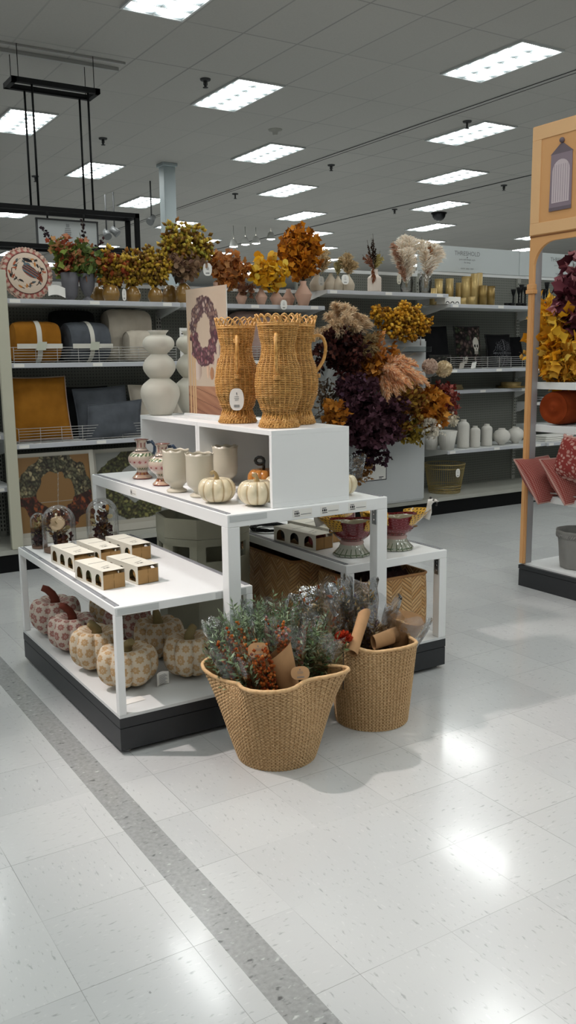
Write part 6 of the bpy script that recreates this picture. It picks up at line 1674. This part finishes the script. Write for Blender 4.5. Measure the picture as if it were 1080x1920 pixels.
# lantern drawing on the sign
pA = P(1035, 396, X=EX-.01); pB = P(1064, 283, X=EX-.01); Ly0 = P(1029, 390, X=EX-.01).y; Ly1 = P(1070, 390, X=EX-.01).y
lz0 = P(1030, 397, X=EX-.01).z; lz1 = P(1031, 292, X=EX-.01).z; yc = (Ly0+Ly1)/2; lw = (Ly0-Ly1)/2; apex = P(1053, 268, X=EX-.01).z
L1 = mat('lantern_plum', '6d6068', .6); L2 = mat('lantern_panel', 'cbbcc0', .55); L3 = mat('lantern_edge', '8a7a84', .55)
xx = EX-.0095
a = MB(); a.poly([(xx, yc+lw, lz0), (xx, yc-lw, lz0), (xx, yc-lw*.95, lz1), (xx, yc+lw*.95, lz1)], (.003, 0, 0)); a.build('lantern_body', L3, t, world=True)
a = MB(); a.poly([(xx, yc+lw*1.02, lz1), (xx, yc-lw*1.02, lz1), (xx, yc-.01, apex), (xx, yc+.01, apex)], (.003, 0, 0)); a.poly([(xx-.001, yc+lw, lz0), (xx-.001, yc-lw, lz0), (xx-.001, yc-lw, lz0+.02), (xx-.001, yc+lw, lz0+.02)], (.002, 0, 0)); a.build('lantern_roof', L1, t, world=True)
a = MB(); w2 = lw*.78; zz = lz1-.10
arc = [(xx-.0015, yc+w2, lz0+.045), (xx-.0015, yc-w2, lz0+.045)]+[(xx-.0015, yc-w2*cos(k*pi/10), zz+w2*1.0*sin(k*pi/10)) for k in range(11)]
a.poly(arc, (.002, 0, 0)); a.build('lantern_pane', L2, t, world=True)
a = MB()
for k in range(-3, 4): a.box(xx-.002, xx-.0012, yc+w2*k*.26-.0012, yc+w2*k*.26+.0012, lz0+.05, zz+w2*.55)
a.build('pane_line', L3, t, world=True)
a = MB(); a.sphere((xx-.002, yc, apex+.016), .016, 14, 10); a.build('lantern_knob', L1, t, world=True)
for z_, nm in ((1.35, 'a'), (1.075, 'b'), (.62, 'c')):
    a = MB(); a.box(EX+.078, EX+.60, EE+.04, EY-.045, z_-.018, z_); a.box(EX+.070, EX+.078, EE+.04, EY-.03, z_-.045, z_+.001)
    a.build('shelf', WHITE, t, world=True, bevel=.002)
a = MB()
for k in range(12): a.tube([(EX+.05, EY-.12-.1*k, .645), (EX+.59, EY-.12-.1*k, .645)], .003, 5)
for x_ in (EX+.05, EX+.59): a.tube([(x_, EY-.05, .645), (x_, EE+.05, .645)], .004, 5)
a.build('wire_rack', WIRE, t, world=True)
# foliage in the arch
def eb(label, u, v, w, h, X, kind, pal, seed, nst, nlf, L, W, bz=1.36, dy=.10, bu=1060):
    c = P(u, v, X=X); s = depth(c)/F; base = Vector((X+.05, P(bu, 700, X=X+.05).y, bz)); tt = thing('autumn_stems', label, 'artificial foliage', base, 0)
    blob(tt, (0, 0, 0), c-base, (.09, w*s/2*1.2, h*s/2), nst, nlf, L, W, kind, pal, seed, t0=.35); return tt
eb('golden yellow oak leaves filling the lower left of the arch', 1036, 636, 84, 140, 4.50, 'lobed', ['f2b42c', 'f6c440', 'e09c22', 'f2cc5c', 'd08e20'], 141, 46, 12, .085, .08)
eb('bright yellow leaf cluster high in the arch by the post', 1030, 580, 52, 54, 4.60, 'lobed', ['f8be34', 'f0ae28', 'fbd05c'], 142, 20, 11, .09, .085)
eb('burgundy and dusty pink leaves at the right of the arch', 1080, 560, 56, 160, 4.58, 'lobed', ['55262f', '763c46', 'b0727c', '401c24', '683440', 'c48a90'], 143, 74, 14, .085, .08, bu=1080)
eb('ochre leaves between the yellow and burgundy ones', 1068, 668, 40, 60, 4.52, 'lobed', ['c89430', 'd8a43c', 'a87424'], 144, 22, 11, .08, .07)
sprig('pair of pale yellow buds poking out left past the orange post', 992, 668, 974, 660, 4.2, ['d9a94e', 'caa050'], 9, 3, 'bud_sprig', .045, .035, None)
PWT = mat('pewter_glaze', '6a6058', .28, .7, var=.2, vs=20)
a0 = None
for i, (u, lab) in enumerate(((1053, 'pewter pumpkin at the front of the upper shelf'), (1070, 'pewter pumpkin behind the front one'), (1088, 'lighter pewter pumpkin at the picture edge'))):
    q = P(u, 717-2*i, Z=1.352); X_ = 4.53+.05*(i == 1); q = P(u, 700, X=X_)
    if a0 is None: a0 = cpumpkin('pewter_pumpkin', lab, (X_, q.y, 1.352), .062, .085, PWT, BLACK2, group='pewter pumpkins')
    else: dup(a0, (X_+.06*i, q.y-.03*i, 1.352), i, lab)
# rust roll throws
TER = cloth('terracotta_knit', '8e3c1c', '78300f')
def roll(label, loc, L, R, m, rz, band):
    tt = thing('rolled_throw', label, 'throw blanket', loc, rz, None); a = MB()
    a.grid(lambda u, v: ((v-.5)*L, R*cos(2*pi*u)*(1-.10*abs(2*v-1)**8)*(1+.015*sin(30*2*pi*u+6*v)), R*.96+R*.95*sin(2*pi*u)*(1-.10*abs(2*v-1)**8)), 72, 30, True)
    for s in (0, 1): b = len(a.v); a.grid(lambda u, v, s=s: ((s-.5)*L+(.008*sin(v*9))*(1 if s else -1), R*.9*v*cos(2*pi*u), R*.96+R*.86*v*sin(2*pi*u)), 40, 6, True, flip=(s == 1))
    a.build('rolled_cloth', m, tt)
    a = MB(); a.grid(lambda u, v: ((v-.5)*.055, R*1.03*cos(2*pi*u), R*.96+R*.985*sin(2*pi*u)), 48, 2, True); a.build('ribbon', RIB, tt)
    a = MB(); a.grid(lambda u, v: ((u-.5)*.09, -R*(.75+.3*(1-v)), R*1.35+.06*v), 3, 3); a.build('paper_band_label', PAPER, tt)
q = P(1062, 745, X=4.62); roll('terracotta ribbed throw roll with a white paper band', (4.66, q.y-.02, 1.077), .42, .115, TER, .12, RIB)
# red diamond cushions
def dia():
    m, nt, b = newmat('red_woven_diamond'); x, y, z, vec = coord('UV')
    g = N.m('SINE', (x+y)*95.)*N.m('SINE', (x-y)*95.); k = (g*3.+.3).cl(); n = noi(60., coord()[3], 2)
    setc(b, mixc(k*.7, lin('8c3a32'), lin('b8837a'))); b.inputs['Roughness'].default_value = .95; bump(b, g+n, .4, .003); return m
DIA = dia(); PKP = cloth('pink_piping', 'c59a90')
C0 = P(966, 862, X=4.30)
def dcush(label, u, v, X):
    c0_ = P(u, v, X=X); e2 = Vector((.17, .01, .0)); e1 = Vector((0.02, -.09, -.135))
    return pillow('diamond_cushion', label, c0_+e2+e1, e2, -e1, .12, DIA, PKP, group='red diamond cushions', pinch=.03)
dcush('red diamond-woven cushion sticking out past the orange post', 964, 862, 4.27)
dcush('red diamond-woven cushion lying just right of the first', 1012, 862, 4.30)
def scr_fn(u, v): d0, e, h = cell(u, v, 12); return hx('8a3a36') if e < .28 else mixt(hx('b98a80'), hx('c29c92'), h)
q = P(1068, 865, X=4.32)
tt = thing('scroll_cushion', 'red and pink scroll-patterned ruffled cushion at the picture edge', 'cushion', q)
a = MB(); E1 = Vector((0, -.17, -.02)); E2 = Vector((.02, -.02, .12)); E3 = Vector((.14, 0, 0))
a.grid(lambda u, v: E1*(2*u-1)+E2*(2*v-1)+Vector((-1, 0, .2))*.07*max(0, (1-(2*u-1)**4)*(1-(2*v-1)**4))**.5, 60, 60, cfn=lambda u, v: lin(scr_fn(u, v)), flip=True)
a.grid(lambda u, v: E1*(2*u-1)+E2*(2*v-1)+Vector((1, 0, 0))*.07*max(0, (1-(2*u-1)**4)*(1-(2*v-1)**4))**.5, 20, 20, cfn=lambda u, v: lin(hx('a86a62')))
tt.location = q+Vector((.08, -.02, .0)); a.build('cover', EMBR, tt)
a = MB(); pts = [E1*x_+E2*y_ for x_, y_ in [(-1+.1*i, -1) for i in range(20)]+[(1, -1+.1*i) for i in range(20)]+[(1-.1*i, 1) for i in range(20)]+[(-1, 1-.1*i) for i in range(20)]]
a.tube([p+Vector((.008*sin(i*2.2), 0, .006*cos(i*2.2))) for i, p in enumerate(pts)], .012, 6, closed=True); a.build('ruffle', PKP, tt)
# grey planter
q = P(1085, 1065, Z=EZ+.012); GP = mat('weathered_grey_clay', '7c7b78', .75, c2='94928e', vs=6, bmp=.4, bs=60)
tt = thing('grey_planter', 'grey tapered planter with a rope band on the bottom deck', 'planter', (q.x+.02, q.y+.02, EZ+.0125))
sc8 = lambda th, v: 1+.02*cos(10*th)
a = MB(); a.lathe([(.001, .001), (.112, .001)]+spl([(.115, .004), (.122, .05), (.13, .15), (.136, .20)], 4)+[(.146, .205), (.148, .245), (.15, .25), (.14, .25), (.125, .2), (.115, .05), (.001, .04)], 60, rf=sc8); a.build('pot', GP, tt)
a = MB()
for k in range(60): th = 2*pi*k/60; a.tube([(.144*cos(th), .144*sin(th), .205), (.146*cos(th+.1), .146*sin(th+.1), .225)], .005, 5)
a.build('rope_band', GP, tt)
# ================================================================ accent spotlights of the store (real track lamps)
def spot(loc, tgt, e, size, c=(1, .93, .86), bl=.5, rad=.05):
    l = bpy.data.lights.new('spot', 'SPOT'); l.energy = e; l.spot_size = size; l.spot_blend = bl; l.color = c; l.shadow_soft_size = rad
    o = bpy.data.objects.new('track_lamp', l); col.objects.link(o); o.location = loc; d = Vector(tgt)-Vector(loc); o.rotation_euler = d.to_track_quat('-Z', 'Y').to_euler()
spot((-.6, 4.3, 4.3), (2.5, 2.45, .2), 520, math.radians(44), (1, .88, .85))
